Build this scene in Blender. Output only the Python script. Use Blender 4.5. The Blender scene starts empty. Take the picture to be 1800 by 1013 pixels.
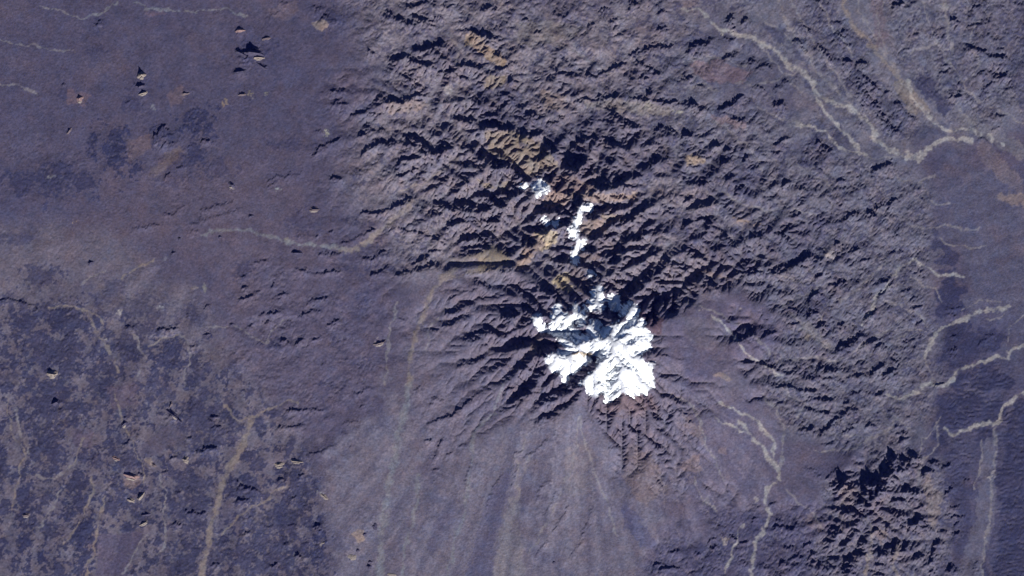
import bpy, math, random
import numpy as np
from mathutils import Vector

# ---- camera, sky, sun, exposure ---------------------------------------------
SC = bpy.context.scene
COL = SC.collection
SUN_EL = 27.0
cam_d = bpy.data.cameras.new('camera')
cam = bpy.data.objects.new('camera', cam_d)
COL.objects.link(cam)
CAM_H = 200000.0
cam.location = (0, 0, 1600 + CAM_H)
cam.rotation_euler = (0, 0, 0)
cam_d.sensor_width = 36
cam_d.lens = 36 * CAM_H / (1800 * 30.0)
cam_d.clip_start = 1000
cam_d.clip_end = 2000000
SC.camera = cam

world = bpy.data.worlds.new('World')
SC.world = world
world.use_nodes = True
wn = world.node_tree
bg = wn.nodes['Background']
sky = wn.nodes.new('ShaderNodeTexSky')
sky.sky_type = 'NISHITA'
sky.sun_disc = False
sky.sun_elevation = math.radians(SUN_EL)
sky.sun_rotation = math.radians(160)
sky.altitude = 4000           # thin, dry mountain air
sky.air_density = 0.6
sky.dust_density = 0.05
sky.ozone_density = 2.5
wn.links.new(sky.outputs[0], bg.inputs[0])
bg.inputs[1].default_value = 0.05

sun_d = bpy.data.lights.new('sun', 'SUN')
sun_d.energy = 5.0
sun_d.angle = math.radians(0.5)
sun_d.color = (1.0, 0.965, 0.93)
sun = bpy.data.objects.new('sun', sun_d)
COL.objects.link(sun)
_a, _e = math.radians(20.0), math.radians(SUN_EL)
to_sun = Vector((math.sin(_a) * math.cos(_e), -math.cos(_a) * math.cos(_e), math.sin(_e)))
sun.rotation_euler = to_sun.to_track_quat('Z', 'Y').to_euler()
sun.location = to_sun * 60000

SC.view_settings.view_transform = 'Standard'
SC.view_settings.look = 'None'
SC.view_settings.exposure = 0.82
SC.view_settings.gamma = 1
SC.view_settings.use_curve_mapping = False
SC.render.engine = 'CYCLES'
SC.cycles.max_bounces = 3
SC.cycles.diffuse_bounces = 1
SC.cycles.volume_bounces = 0
# ---- traced map data -------------------------------------------------------
# every row: tile letter, width, then x y pairs; a tile is a 600 x 340 window of the map at 2.98 times its size
TILE = {'A': (0, 0), 'B': (600, 0), 'C': (1200, 0), 'D': (0, 340), 'E': (600, 340), 'F': (1200, 340),
        'G': (0, 673), 'H': (600, 673), 'I': (1200, 673), 'P': (880, 480), 'Q': (1420, 780), 'R': (840, 300)}
TSC = {'P': 4.22, 'Q': 4.347, 'R': 5.066}

CRESTS = """
A 12 705 440 760 455
A 12 730 490 765 478
A 20 1235 255 1290 275 1320 258 1385 265
A 22 1245 292 1330 290
A 18 1215 375 1290 370
A 10 1360 335 1410 365
A 15 1235 150 1280 158
A 10 1380 205 1415 195
A 12 1455 15 1525 18
A 9 1400 75 1480 65
A 14 790 735 820 700 850 668 905 668
A 10 800 760 850 715 900 690
A 10 820 780 880 735
A 9 870 770 910 745 940 745
A 10 480 140 530 110 548 130
A 9 650 545 690 520
A 10 1620 825 1680 770 1788 715
A 11 1390 990 1480 930 1590 900
A 10 1380 960 1440 925 1500 915
A 18 1720 935 1800 930
A 12 1720 485 1800 460
A 12 1720 560 1800 500
A 9 1640 690 1700 685
A 14 1630 20 1660 50 1690 30
A 22 1700 70 1735 100 1770 110
A 12 850 960 880 910 900 895
A 10 920 880 960 860
A 14 1060 720 1110 740
B 18 225 55 290 90 350 130 390 95 440 120 520 160
B 30 350 240 420 265 490 240 540 230 590 275
B 25 230 305 290 305 340 295 400 325 450 340 500 312
B 12 500 300 570 325
B 10 230 375 290 375 350 405 400 445 470 475
B 16 495 375 570 380 640 400 690 440
B 28 180 490 240 530 320 535 400 505 470 505
B 15 -30 540 50 550
B 12 -30 480 30 475
B 14 40 605 110 590 180 600 240 595
B 10 330 600 390 575
B 14 70 720 130 685 240 680
B 32 310 700 370 720 430 750 470 790 510 815 550 770 610 815
B 16 80 840 140 780 200 750 300 745
B 20 270 890 320 835 400 825 500 825
B 22 250 930 300 920 390 885 430 860
B 18 470 900 530 850 570 820
B 28 700 860 750 815 790 850 850 870 910 885
B 40 910 905 950 935 1000 970
B 32 700 690 760 660 830 665 880 680 940 660
B 22 940 700 990 715 1050 690
B 12 590 630 660 625 730 640
B 26 640 160 700 165 750 190 800 200 850 240
B 12 790 290 840 305
B 12 745 250 790 270 
B 14 800 355 850 370 890 340 920 320
B 14 580 365 640 342 700 355 760 350
B 14 1210 550 1270 525 1370 515 1470 510
B 12 1060 660 1130 640 1190 590
B 20 1180 800 1230 745 1290 725 1370 745 1450 760 1520 800
B 20 1060 770 1110 795 1160 800
B 36 1150 880 1220 885 1260 850 1310 825
B 34 1250 930 1300 960 1400 975 1480 975 1560 995
B 22 1050 940 1120 950
B 14 930 100 985 105
B 12 1280 150 1330 125
B 12 1500 295 1560 265 1640 255 1740 240
B 12 1250 410 1330 405 1420 360 1500 320
B 10 1110 385 1200 395 1250 410
B 12 1540 310 1600 350 1680 400
B 10 1560 390 1610 430
B 22 1590 492 1630 482
B 14 1500 520 1580 520 1650 530 1800 550
B 26 1380 590 1430 600 1500 650 1600 670
B 28 1620 690 1680 660 1720 680 1800 720
B 16 1340 720 1420 745 1480 780 1530 810
B 10 1590 740 1700 765
B 16 1600 860 1650 840 1730 845
B 18 1500 20 1560 20
B 14 1640 82 1700 55
B 14 1640 165 1725 150
B 10 380 100 470 110 540 90
B 9 530 45 600 30
B 9 330 40 420 25 470 10
B 16 880 420 935 432
B 14 800 480 870 500 930 530
B 12 835 560 880 548
B 18 950 605 1030 590
B 12 760 610 820 605
B 12 780 570 800 540 
B 18 610 970 690 960
B 14 560 1005 640 995
B 10 1390 130 1450 100
B 9 1700 330 1760 350
B 10 1330 640 1390 620
B 9 1400 690 1500 700 1580 730
B 9 890 800 920 785
B 10 940 850 1000 830 
B 12 110 655 180 690
B 14 130 260 190 285
B 9 370 170 430 190 
B 9 1090 60 1140 90 1200 75
B 9 1340 60 1400 40
B 9 720 60 770 40 820 50
B 9 1000 180 1050 170
C 34 205 128 250 90 290 105
C 20 300 140 330 90
C 24 -10 245 60 240 120 220 180 190
C 14 40 300 90 280 160 250
C 14 220 215 285 195
C 14 190 325 250 290 290 270
C 16 330 340 365 300
C 16 370 375 440 340 490 370
C 14 -10 415 50 405
C 10 60 440 120 470
C 22 170 575 250 545 300 500 330 470
C 24 -10 540 60 545 90 575 140 555
C 14 340 480 400 450 440 500
C 18 460 470 520 440 555 410
C 24 465 548 545 530
C 14 230 640 280 620 330 630
C 22 -20 715 60 700
C 20 145 760 195 765
C 14 210 780 260 780
C 18 190 850 270 830
C 18 305 830 345 820
C 16 460 760 520 740 560 700
C 20 680 760 720 740 760 790 800 820
C 10 450 800 530 795
C 11 620 120 660 160 690 190
C 13 580 190 620 240 660 290
C 18 700 220 740 260 780 310 800 350
C 14 800 160 840 210 890 250
C 22 840 312 895 320
C 20 910 310 950 330 990 350
C 18 890 360 950 390 1000 440 1040 490
C 17 900 390 940 440 980 500 1020 550 1050 610 1100 670 1150 730
C 18 930 535 975 525
C 10 1100 520 1160 580 1240 640
C 12 910 620 940 650 970 700
C 10 760 110 840 118
C 12 1040 482 1100 470
C 22 1395 112 1435 85
C 16 1470 235 1550 260 1600 290 1720 305
C 9 1640 250 1690 250
C 18 1390 485 1430 500 1475 492
C 10 1350 390 1400 350
C 12 1540 390 1600 370
C 9 1560 480 1640 410 1720 385
C 14 1085 30 1165 15
C 24 960 900 1040 870 1130 835
C 13 1030 920 1085 900
C 10 820 930 860 950
C 14 1530 720 1580 722 1640 780
C 16 210 950 275 920
C 22 265 1000 325 970
C 9 100 965 160 940
C 14 400 950 445 930
C 14 505 995 560 930
C 12 600 1000 640 970
C 9 830 170 870 160
C 10 700 40 760 60
C 9 690 10 730 14
C 9 1195 110 1230 90
C 9 1280 190 1340 180
C 9 1500 60 1560 20
C 9 1480 150 1540 120
C 9 1620 600 1700 610
C 9 1600 680 1660 660
D 12 665 182 740 176 800 162 855 165
D 10 850 125 910 100 970 65
D 12 1040 95 1100 75 1180 55 1240 45
D 9 985 165 1060 140 1130 120 1200 100 1270 70
D 9 970 210 1040 195
D 9 1555 225 1600 210
D 9 1610 228 1670 220
D 10 1715 212 1750 195
D 12 1240 550 1300 545 1350 530
D 10 1250 490 1310 485
D 9 1320 520 1370 510
D 12 1350 635 1410 630 1470 615
D 10 1560 640 1620 620 1690 605
D 10 1240 435 1310 435
D 9 1600 575 1660 550 1720 540
D 9 1540 790 1600 760
D 9 1405 492 1445 470
D 9 1330 360 1390 350 1420 375
D 10 1540 385 1600 405 1680 415 1800 405
D 10 1660 310 1720 320 1800 320
D 9 -30 560 50 550 110 570 170 590 220 610
D 12 800 710 880 715 950 695
D 10 650 700 720 700
D 9 960 640 1000 620
D 9 980 805 1040 790
D 9 1060 600 1095 578
D 9 1420 560 1480 545
D 9 1290 690 1340 700
D 9 1460 765 1530 770
D 9 1440 530 1520 525
D 9 1370 680 1430 665
D 9 1620 770 1690 745
D 9 1700 700 1788 660
E 12 100 100 180 100 260 85 320 50 380 15
E 12 -20 262 60 245 130 205 180 185
E 9 250 180 330 190 400 200 470 230 560 270
E 12 470 45 540 60 600 100
E 16 530 170 600 150 700 145 850 145
E 26 590 60 640 60 680 70 720 50
E 22 720 0 770 20 820 55 900 80
E 14 720 80 780 100 840 100
E 18 590 240 650 235 720 225 800 225 840 270
E 16 620 290 700 290 780 270
E 14 270 430 350 415 430 390 510 360
E 12 360 370 420 350 480 320
E 9 440 310 530 295
E 24 830 420 860 390 930 370
E 8 640 420 740 415 830 390
E 24 1010 85 1080 90 1150 85 1200 85
E 40 1190 130 1220 80 1250 45 1310 45
E 36 1060 160 1110 170 1170 170 1210 140
E 26 1280 100 1330 110 1370 80 1440 75 1510 70
E 26 1350 150 1430 150 1500 130 1560 100 1620 60
E 20 1290 245 1360 230 1420 215 1490 205
E 12 1340 270 1430 250 1550 240 1640 190 1700 170
E 14 1550 190 1640 150
E 12 1680 110 1750 80
E 26 1230 290 1290 300 1350 300
E 28 1130 360 1195 350
E 18 1220 375 1300 380
E 20 1290 410 1350 440
E 10 1380 330 1440 320 1520 290 1600 300 1680 350 1800 400
E 10 1470 370 1500 320
E 14 1070 290 1150 290 1220 295
E 14 930 280 960 250 990 210 1030 190
E 10 935 310 980 280 1020 250
E 10 920 350 980 320 1020 290
E 16 690 440 740 470 800 515
E 9 880 460 960 540
E 8 930 455 1010 470 1080 470
E 28 1000 510 1050 500 1110 520 1130 560
E 18 975 562 1035 578
E 34 930 610 990 600 1010 640 1080 640
E 32 820 665 870 640 920 630 950 650
E 18 630 790 660 755 720 730 770 710 820 740 880 750
E 12 715 797 775 790
E 14 850 825 900 810 960 790 1010 775
E 32 950 865 1030 840 1080 810 1150 800
E 22 890 905 960 910 1020 930 1080 910
E 8 800 900 880 890
E 9 1540 340 1600 360 1640 400
E 9 1400 520 1440 480 1480 460
E 9 1600 440 1680 420 1760 440
E 9 520 700 580 680 640 640
E 9 540 640 620 600 700 560
E 8 560 560 640 520 720 500
E 8 470 720 520 700
E 8 600 900 700 880 760 850
E 8 140 430 200 410 260 380
E 8 100 350 180 330 240 300
P 14 840 470 930 455
P 12 910 525 960 520 1005 490
P 15 1010 605 1050 590 1090 572
P 22 1055 650 1100 640 1140 680 1190 690
P 34 610 720 650 680 700 650 740 590
P 14 640 850 700 830 775 820
P 10 920 695 970 700
P 12 945 768 1000 765
P 36 740 290 790 310 830 330 900 360
P 30 640 470 690 460
P 18 705 460 760 450 800 440
P 14 560 500 640 490
P 20 370 120 420 150 
P 10 790 660 830 655
P 12 1150 770 1240 775
P 10 900 400 940 390
P 12 960 325 1040 330 1160 330
P 14 870 220 930 150 1000 150
P 12 1050 260 1120 260 1180 230 1266 185
P 26 500 820 560 810 600 790
P 30 300 880 360 800 420 760 460 730
P 26 40 970 140 910 220 850 290 800
P 20 250 950 320 920 390 890 420 850
P 18 470 1000 540 920 600 870 650 840
P 12 320 860 380 850 440 840
P 24 690 960 740 900 760 870
P 10 820 900 850 860
E 16 1060 1000 1100 970 1140 950
E 22 1180 1000 1250 990
E 10 1600 820 1680 850 1800 870
E 16 1580 590 1660 590 1720 560 1800 500
E 9 1480 530 1540 520 1600 500
E 9 1630 500 1710 500
E 9 1480 430 1560 400 1640 420
E 8 290 665 360 650
F 16 -10 92 60 70 120 60 180 30
F 14 -10 45 60 20
F 16 90 110 140 160 210 210 270 270 310 310
F 14 300 230 340 290 370 350
F 18 -10 285 50 300 100 340 150 380
F 18 -10 152 60 160
F 22 115 182 155 175
F 22 350 212 440 230
F 13 440 180 520 220 580 240
F 10 380 260 470 300
F 20 510 390 590 370 640 330 700 310
F 24 60 440 130 460 180 490 220 530
F 14 -10 515 60 440
F 9 -10 410 40 410
F 9 220 440 320 410 430 415 540 420
F 15 180 640 220 660 260 690
F 24 240 750 290 770 350 740 400 710
F 10 330 775 385 735
F 13 370 800 440 820
F 9 400 760 500 720
F 11 310 890 400 880 440 900 500 920
F 14 450 990 550 1010
F 12 520 950 570 940 620 890
F 13 830 140 880 110 940 90
F 24 950 110 1000 90 1020 150
F 16 1065 65 1115 15
F 22 790 260 835 255
F 15 640 590 680 540 730 500
F 26 655 612 715 618
F 14 565 612 605 608
F 15 700 700 760 680
F 19 800 690 855 670
F 10 840 640 885 620
F 12 560 686 615 680
F 13 1010 550 1060 510 1120 440
F 12 1010 470 1060 460 1100 430
F 18 930 690 980 640 1040 600
F 24 790 830 850 790 900 760 950 720
F 15 900 830 960 790 1040 750
F 18 980 810 1065 780
F 18 960 960 1020 920 1080 880
F 26 1035 940 1140 920
F 9 850 960 930 950
F 11 1080 870 1145 880
F 10 680 460 720 420 760 400
F 12 780 490 830 470 880 480
F 9 420 300 470 300 520 310
F 9 560 130 620 100
F 9 600 60 640 50
F 9 1080 240 1140 210
F 9 1100 310 1160 300
F 9 880 300 930 290
F 9 920 350 1000 340
F 9 1180 560 1250 540
F 9 1190 600 1260 590
F 9 1130 520 1200 500
F 9 1220 690 1260 670
F 9 1380 850 1460 840
F 9 1380 820 1450 810
F 9 1540 800 1600 750 1640 740
F 9 1400 760 1440 740
F 9 1360 600 1440 600 1480 590
F 9 1370 640 1430 635
F 9 640 960 760 970 860 1000
F 10 700 910 820 930
F 9 1300 1010 1380 990
G 15 870 155 900 168 930 200
G 13 1080 190 1150 175
G 16 1000 360 1080 345 1150 330
G 12 1100 240 1160 215
G 14 1240 520 1300 530
G 16 1220 560 1300 550 1380 580
G 16 1230 610 1330 610
G 16 1440 520 1500 510
G 10 1550 500 1590 480
G 10 1250 800 1320 780
G 20 1640 770 1675 730
G 9 1480 160 1560 140 1700 140
G 8 1440 230 1550 230 1590 210
G 9 1600 380 1680 360 1800 300
G 12 620 330 660 320 680 300
G 9 630 370 680 350
G 10 900 580 960 570
G 10 960 670 1060 690
G 12 1040 690 1080 680
G 14 900 720 950 740
G 10 260 110 330 85
G 10 300 160 330 130
G 9 880 400 920 380
G 20 1530 910 1570 890
G 9 1270 720 1330 700
G 12 1100 960 1140 930
G 12 1410 960 1450 950
G 9 1500 620 1560 600
G 9 1480 850 1530 830
G 9 1380 740 1440 760
G 9 1500 760 1560 740
G 9 960 300 1010 280 
G 9 700 470 760 480
G 9 840 480 880 450
H 28 860 110 920 75 980 40 1010 10
H 14 850 40 915 15
H 20 990 125 1050 80 1100 50 1150 30 1210 10
H 18 1090 140 1190 110 1245 70
H 18 990 228 1060 180 1130 165 1190 150
H 12 1025 247 1080 230
H 9 1110 285 1122 240
H 12 930 410 1000 365 1060 310 1110 290
H 12 440 210 530 190 590 160 650 110 720 60
H 10 380 45 430 15
H 8 450 130 500 90 540 80
H 8 430 310 485 298
H 8 470 420 500 370 520 300 550 280
H 10 600 330 665 318
H 12 470 465 515 450
H 10 480 520 510 470
H 10 900 415 912 370 960 340
H 10 1660 60 1720 70 1788 110
H 13 1470 200 1540 250 1620 290 1680 360
H 9 1470 460 1500 390
H 9 1580 60 1620 130 1660 200
H 16 1720 140 1800 160
H 9 1270 230 1290 170
H 8 1430 290 1450 250
H 9 1650 500 1690 560
H 9 1390 350 1420 330
H 8 540 390 600 360
H 8 460 90 520 60
H 9 1620 960 1680 940
H 12 1640 990 1720 965 1788 970
H 12 1700 900 1788 870
H 8 -10 210 50 205 100 210
H 8 -10 265 40 262
H 8 20 330 60 340
H 8 80 130 140 120
H 8 60 60 120 40 180 20
Q 84 215 400 200 330 260 275 350 290
Q 74 360 330 440 300 520 290 600 290
Q 50 545 260 590 220 600 190
Q 60 590 120 640 105 700 95
Q 40 690 100 760 135 820 60
Q 30 630 160 700 165 780 220
Q 44 560 220 640 230 720 290
Q 34 710 330 790 350 880 380
Q 40 450 400 520 400 590 420
Q 34 840 250 900 200 980 190
Q 22 910 140 1020 145
Q 20 1010 180 1090 155
Q 26 330 510 380 550 430 610
Q 26 250 540 300 490
Q 40 150 640 220 640 290 700
Q 30 330 660 400 680
Q 30 380 740 460 750
Q 26 470 690 500 640
Q 26 580 660 620 620 
Q 36 570 780 640 790 690 740
Q 36 520 840 600 820
Q 30 510 915 620 920
Q 44 260 890 370 890
Q 44 240 1000 300 950 340 930
Q 26 390 810 450 850
Q 22 690 860 720 800 770 750
Q 40 750 590 820 600 890 550
Q 22 690 650 740 620
Q 26 860 680 920 620
Q 24 800 640 860 600 
Q 24 800 880 870 840
Q 24 850 950 900 910 970 880
Q 24 920 960 980 960
Q 26 930 820 980 810
Q 24 940 760 1040 740
Q 18 970 690 1080 660
Q 16 1090 700 1190 670
Q 16 1060 490 1160 480
Q 14 1040 420 1090 340 1130 290
Q 14 1180 270 1260 270
Q 14 1060 560 1240 560
Q 14 1100 620 1200 600
Q 30 1060 990 1100 920
Q 20 1260 920 1300 900
Q 24 1260 950 1304 940
Q 22 620 450 700 430 780 440
Q 20 430 520 520 510
Q 20 610 520 680 520 740 540
Q 20 820 480 890 470
Q 20 360 430 420 460
Q 20 120 740 210 745
Q 20 230 780 290 750
Q 20 60 960 110 900 
Q 22 20 820 70 830
Q 20 20 900 60 900
Q 20 520 980 600 1000
Q 20 650 560 720 590
I 18 465 740 520 760 570 762 605 730
I 10 480 710 530 720
I 16 375 985 420 940
I 14 440 655 470 625 495 610
I 13 640 60 720 90 800 90
I 13 430 20 540 15 620 40 710 45
I 12 640 130 700 150 780 165
I 16 600 240 660 240 710 235
I 15 690 290 750 230 830 170 900 110
I 10 820 130 880 90
I 13 1000 60 1065 50
I 11 740 520 760 490 820 430
I 11 630 440 690 465 740 510
I 9 720 320 800 315
I 10 940 235 1040 210
I 11 120 830 170 810
I 12 60 900 120 880
I 12 140 870 200 850
I 14 -10 190 60 200
I 10 -10 150 40 170
I 10 250 800 290 820
I 12 300 830 350 830
I 10 520 870 590 850
I 10 560 920 620 900
I 10 500 930 550 950
I 10 620 850 680 840
I 10 640 930 690 900
I 10 350 730 400 700
I 12 360 640 420 650
I 9 880 60 960 30
I 9 830 270 900 230
I 9 880 160 940 130
I 9 1100 260 1180 250
I 9 1120 300 1200 290
H 8 1195 940 1230 860 1270 790 1290 720 1315 650
H 8 1100 790 1150 710 1190 630
H 7 1000 910 1080 830
H 8 880 560 905 480 930 420
H 7 1010 640 1040 560 1090 500
H 7 1060 700 1110 600 1130 560
H 7 640 560 660 480 690 400
H 7 760 660 790 560 840 470
"""
# dry valleys, carved into the ground: same rows, then their colour class after the width
WASHES = """
C 13 p 0 55 80 50 130 90 190 160 250 170
C 20 p 190 160 250 170 370 205 440 245 500 280 560 340 630 385 670 430 690 470 760 520 840 555 910 585 970 640 1000 690 1020 740 1070 780 1130 795 1180 825 1240 825 1290 780 1330 740 1420 725 1510 735
C 10 g 600 380 530 395 480 430 400 440 280 440
C 12 p 690 470 720 540 750 600 820 670 880 730 930 790
C 13 p 560 660 660 655 740 690 790 740 840 790 930 800 960 800
C 10 g 930 800 1000 830 1090 825 1130 810
C 22 t 830 -40 850 60 900 140 960 210 1010 270 1060 330 1110 390 1180 430
C 16 p 1180 430 1200 520 1260 580 1310 640 1370 680 1450 680 1530 685 1600 720 1680 760
C 12 g 500 -30 520 70 560 150 610 220 650 290 700 370 760 430 830 510 880 550
C 12 g 1350 -20 1380 120 1400 220 1410 280
C 14 g 1420 540 1480 600 1530 660 1560 690
C 10 g 1130 930 1160 950 1240 960 1320 920
D 15 b 1060 220 1200 185 1300 190 1400 225 1500 255 1600 260 1800 290
D 8 g 1090 710 1200 690 1270 710 1330 760 1390 790
D 8 g 1390 790 1440 710 1480 660
D 10 g 1788 295 1700 280 1600 262
D 9 t 640 450 700 400 800 350
E 20 t 880 370 780 400 640 420 550 450 490 500 450 580 420 660 390 740 360 860 350 1000
E 36 t 800 290 700 330 600 370 520 440
E 26 t 370 40 290 120 200 200 120 270 0 300
F 18 p 1270 860 1290 800 1340 720 1390 695 1480 655 1540 625 1620 605 1710 605
F 16 p 1850 775 1788 790 1720 830 1690 860 1600 870 1520 900 1450 930 1420 980 1380 1000 1300 1000
F 12 p 940 690 1000 610 1010 550 1080 480 1120 430 1130 380 1220 350 1280 390 1350 440 1420 420 1480 440
F 9 g 1270 860 1290 930 1320 980
F 8 g 1580 650 1620 662 1680 640
F 9 g 1280 -10 1320 60 1400 55
F 8 g 1200 170 1300 180 1400 175
F 8 g 1350 230 1400 270 1500 285
F 10 g 690 750 740 800 790 825
F 10 g 890 830 980 770 1080 720
A 8 b 700 20 770 45 960 60 1190 50 1290 80
A 9 b 420 100 520 65 610 10
A 8 g -40 200 0 215 130 235 300 265 390 270
A 8 g 210 30 350 70 420 100
A 8 g -40 440 100 450 190 490
G 8 t 360 480 390 420 430 300
G 9 t 330 850 400 750 460 640 480 580 480 490
G 8 t 440 1040 480 900 500 820 520 700 550 600
G 26 t 1050 1040 1080 850 1110 720 1140 600 1160 520 1220 420 1290 300 1310 200
G 8 g 640 1000 720 860 770 800
G 9 g 90 140 80 220 130 330 150 380
H 30 b 350 20 345 90 320 200 290 330 270 450 240 580 225 700 210 820 205 1040
H 14 b 400 480 400 620 370 740 340 860 310 1040
H 14 b 850 10 800 150 700 250 690 300 680 450 650 620 640 700 590 850 555 1040
H 10 g 970 260 930 400 920 500 930 600
I 14 p 330 160 390 210 440 270 480 310 480 400
I 18 p 300 210 350 260 400 320 430 370 470 410 500 470 500 510 450 560 430 620 460 690 430 750 390 840 370 920 350 1040
I 11 p 200 110 260 135 320 170
I 11 p 160 170 250 230 340 260
I 9 g 410 60 490 140 530 240 520 380 500 480
I 10 p 310 740 290 800 260 900 225 990
I 12 p 1065 55 1130 85 1210 65 1250 20 1300 0
I 16 p 1380 240 1420 270 1500 240 1590 215 1650 200 1690 130 1800 40
I 9 g 120 330 170 400 210 520
I 10 g 690 360 860 350 950 310 1080 240 1110 190
I 8 g 1110 190 1200 240
I 6 g 1240 480 1250 300 1320 250 1340 180
I 16 t 990 900 985 780 950 700
I 18 t 1125 1040 1110 930 1130 850
I 14 t 960 1000 970 900
I 10 g 60 120 110 300 120 330
I 10 g -60 60 60 130 100 240
F 9 g 0 560 100 590 200 640 300 700 380 760 460 840
F 9 p 150 640 230 700 320 830 420 900 520 960
F 8 g 560 640 640 700 700 760
F 8 g 480 600 560 570 640 540 730 470
F 8 g 820 560 900 520 960 470 1010 400 1080 360
F 8 g 1060 560 1160 600 1240 640 1290 700
F 8 g 1130 760 1200 720 1280 730
F 8 g 560 870 680 860 800 880 880 850
F 8 g 1200 440 1260 480 1330 500 1360 560
F 8 g 1400 270 1500 290 1600 280
F 8 g 1380 160 1460 190 1560 180
F 8 g 200 0 320 60 440 90 560 80 700 110
F 8 g 450 420 560 440 640 480
F 7 g 1460 610 1560 560 1660 570
F 7 g 1700 800 1720 700 1788 640
I 9 g 860 270 960 290 1080 260
I 9 g 1340 230 1330 330 1250 420 1230 520
I 9 g 1630 230 1640 380 1620 560 1600 760 1560 1040
I 8 g 1570 300 1560 430 1530 560
I 8 g 540 560 600 620 680 680 740 780
I 8 g 480 0 560 60 640 110 600 180
I 8 g 60 500 100 600 180 680
C 8 g 0 330 120 300 220 310 330 350
C 8 g 0 460 100 450 200 480
C 8 g 380 60 430 110 520 160 580 230
C 8 g 1040 0 1020 80 1030 180 1070 270
C 8 g 1180 300 1240 260 1320 240 1400 260
C 8 g 1600 560 1700 600 1788 640
C 8 g 600 870 700 930 790 980
C 8 g 150 640 260 700 360 790 420 900
C 9 g 700 0 770 120 850 230 900 300
C 9 g 560 0 620 110 690 230 760 330 840 450 880 520
C 9 g 900 0 940 90 1010 200 1060 290 1130 370
C 9 g 1090 320 1150 430 1210 500 1290 590 1350 650
C 8 g 1250 0 1290 120 1330 230 1400 330 1470 430 1560 540
C 8 g 1560 100 1500 220 1560 330 1480 440
C 8 g 380 560 460 600 560 640 660 660
C 8 g 300 180 420 260 480 330 560 420 660 520
B 8 g 1050 200 1180 250 1300 320 1400 400
B 8 g 560 180 620 260 600 340
B 8 t 660 640 600 720 640 800 560 880 420 960 300 1013
G 9 t 600 60 640 200 700 330 740 420 760 520
G 9 t 30 80 60 260 130 380 100 470 60 700
G 9 g 190 490 280 500 350 470 400 420
G 8 g 830 470 860 580 850 700 870 830 830 900
G 9 t 1180 120 1240 200 1300 190 1400 140 1560 90
G 9 t 1160 800 1240 700 1400 610 1500 540
G 8 g 200 760 280 640 320 560
D 9 t 430 600 520 740 590 850 620 940
D 8 t 260 600 380 590 460 620 540 680
D 8 g 700 740 760 860 720 960
D 8 g 950 740 1000 860 960 980
D 8 g 420 470 480 440 560 400
D 8 t 780 800 860 760 940 740
H 9 g 980 380 940 520 900 700
H 8 g 1240 180 1230 330 1190 480 1120 640 1040 800 960 960
H 8 g 1250 180 1280 330 1330 480 1390 640 1440 800
E 8 g 300 560 260 700 240 860 230 1000
E 8 g 560 600 470 700 440 820
E 8 g 940 880 900 950 840 1000
"""
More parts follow.
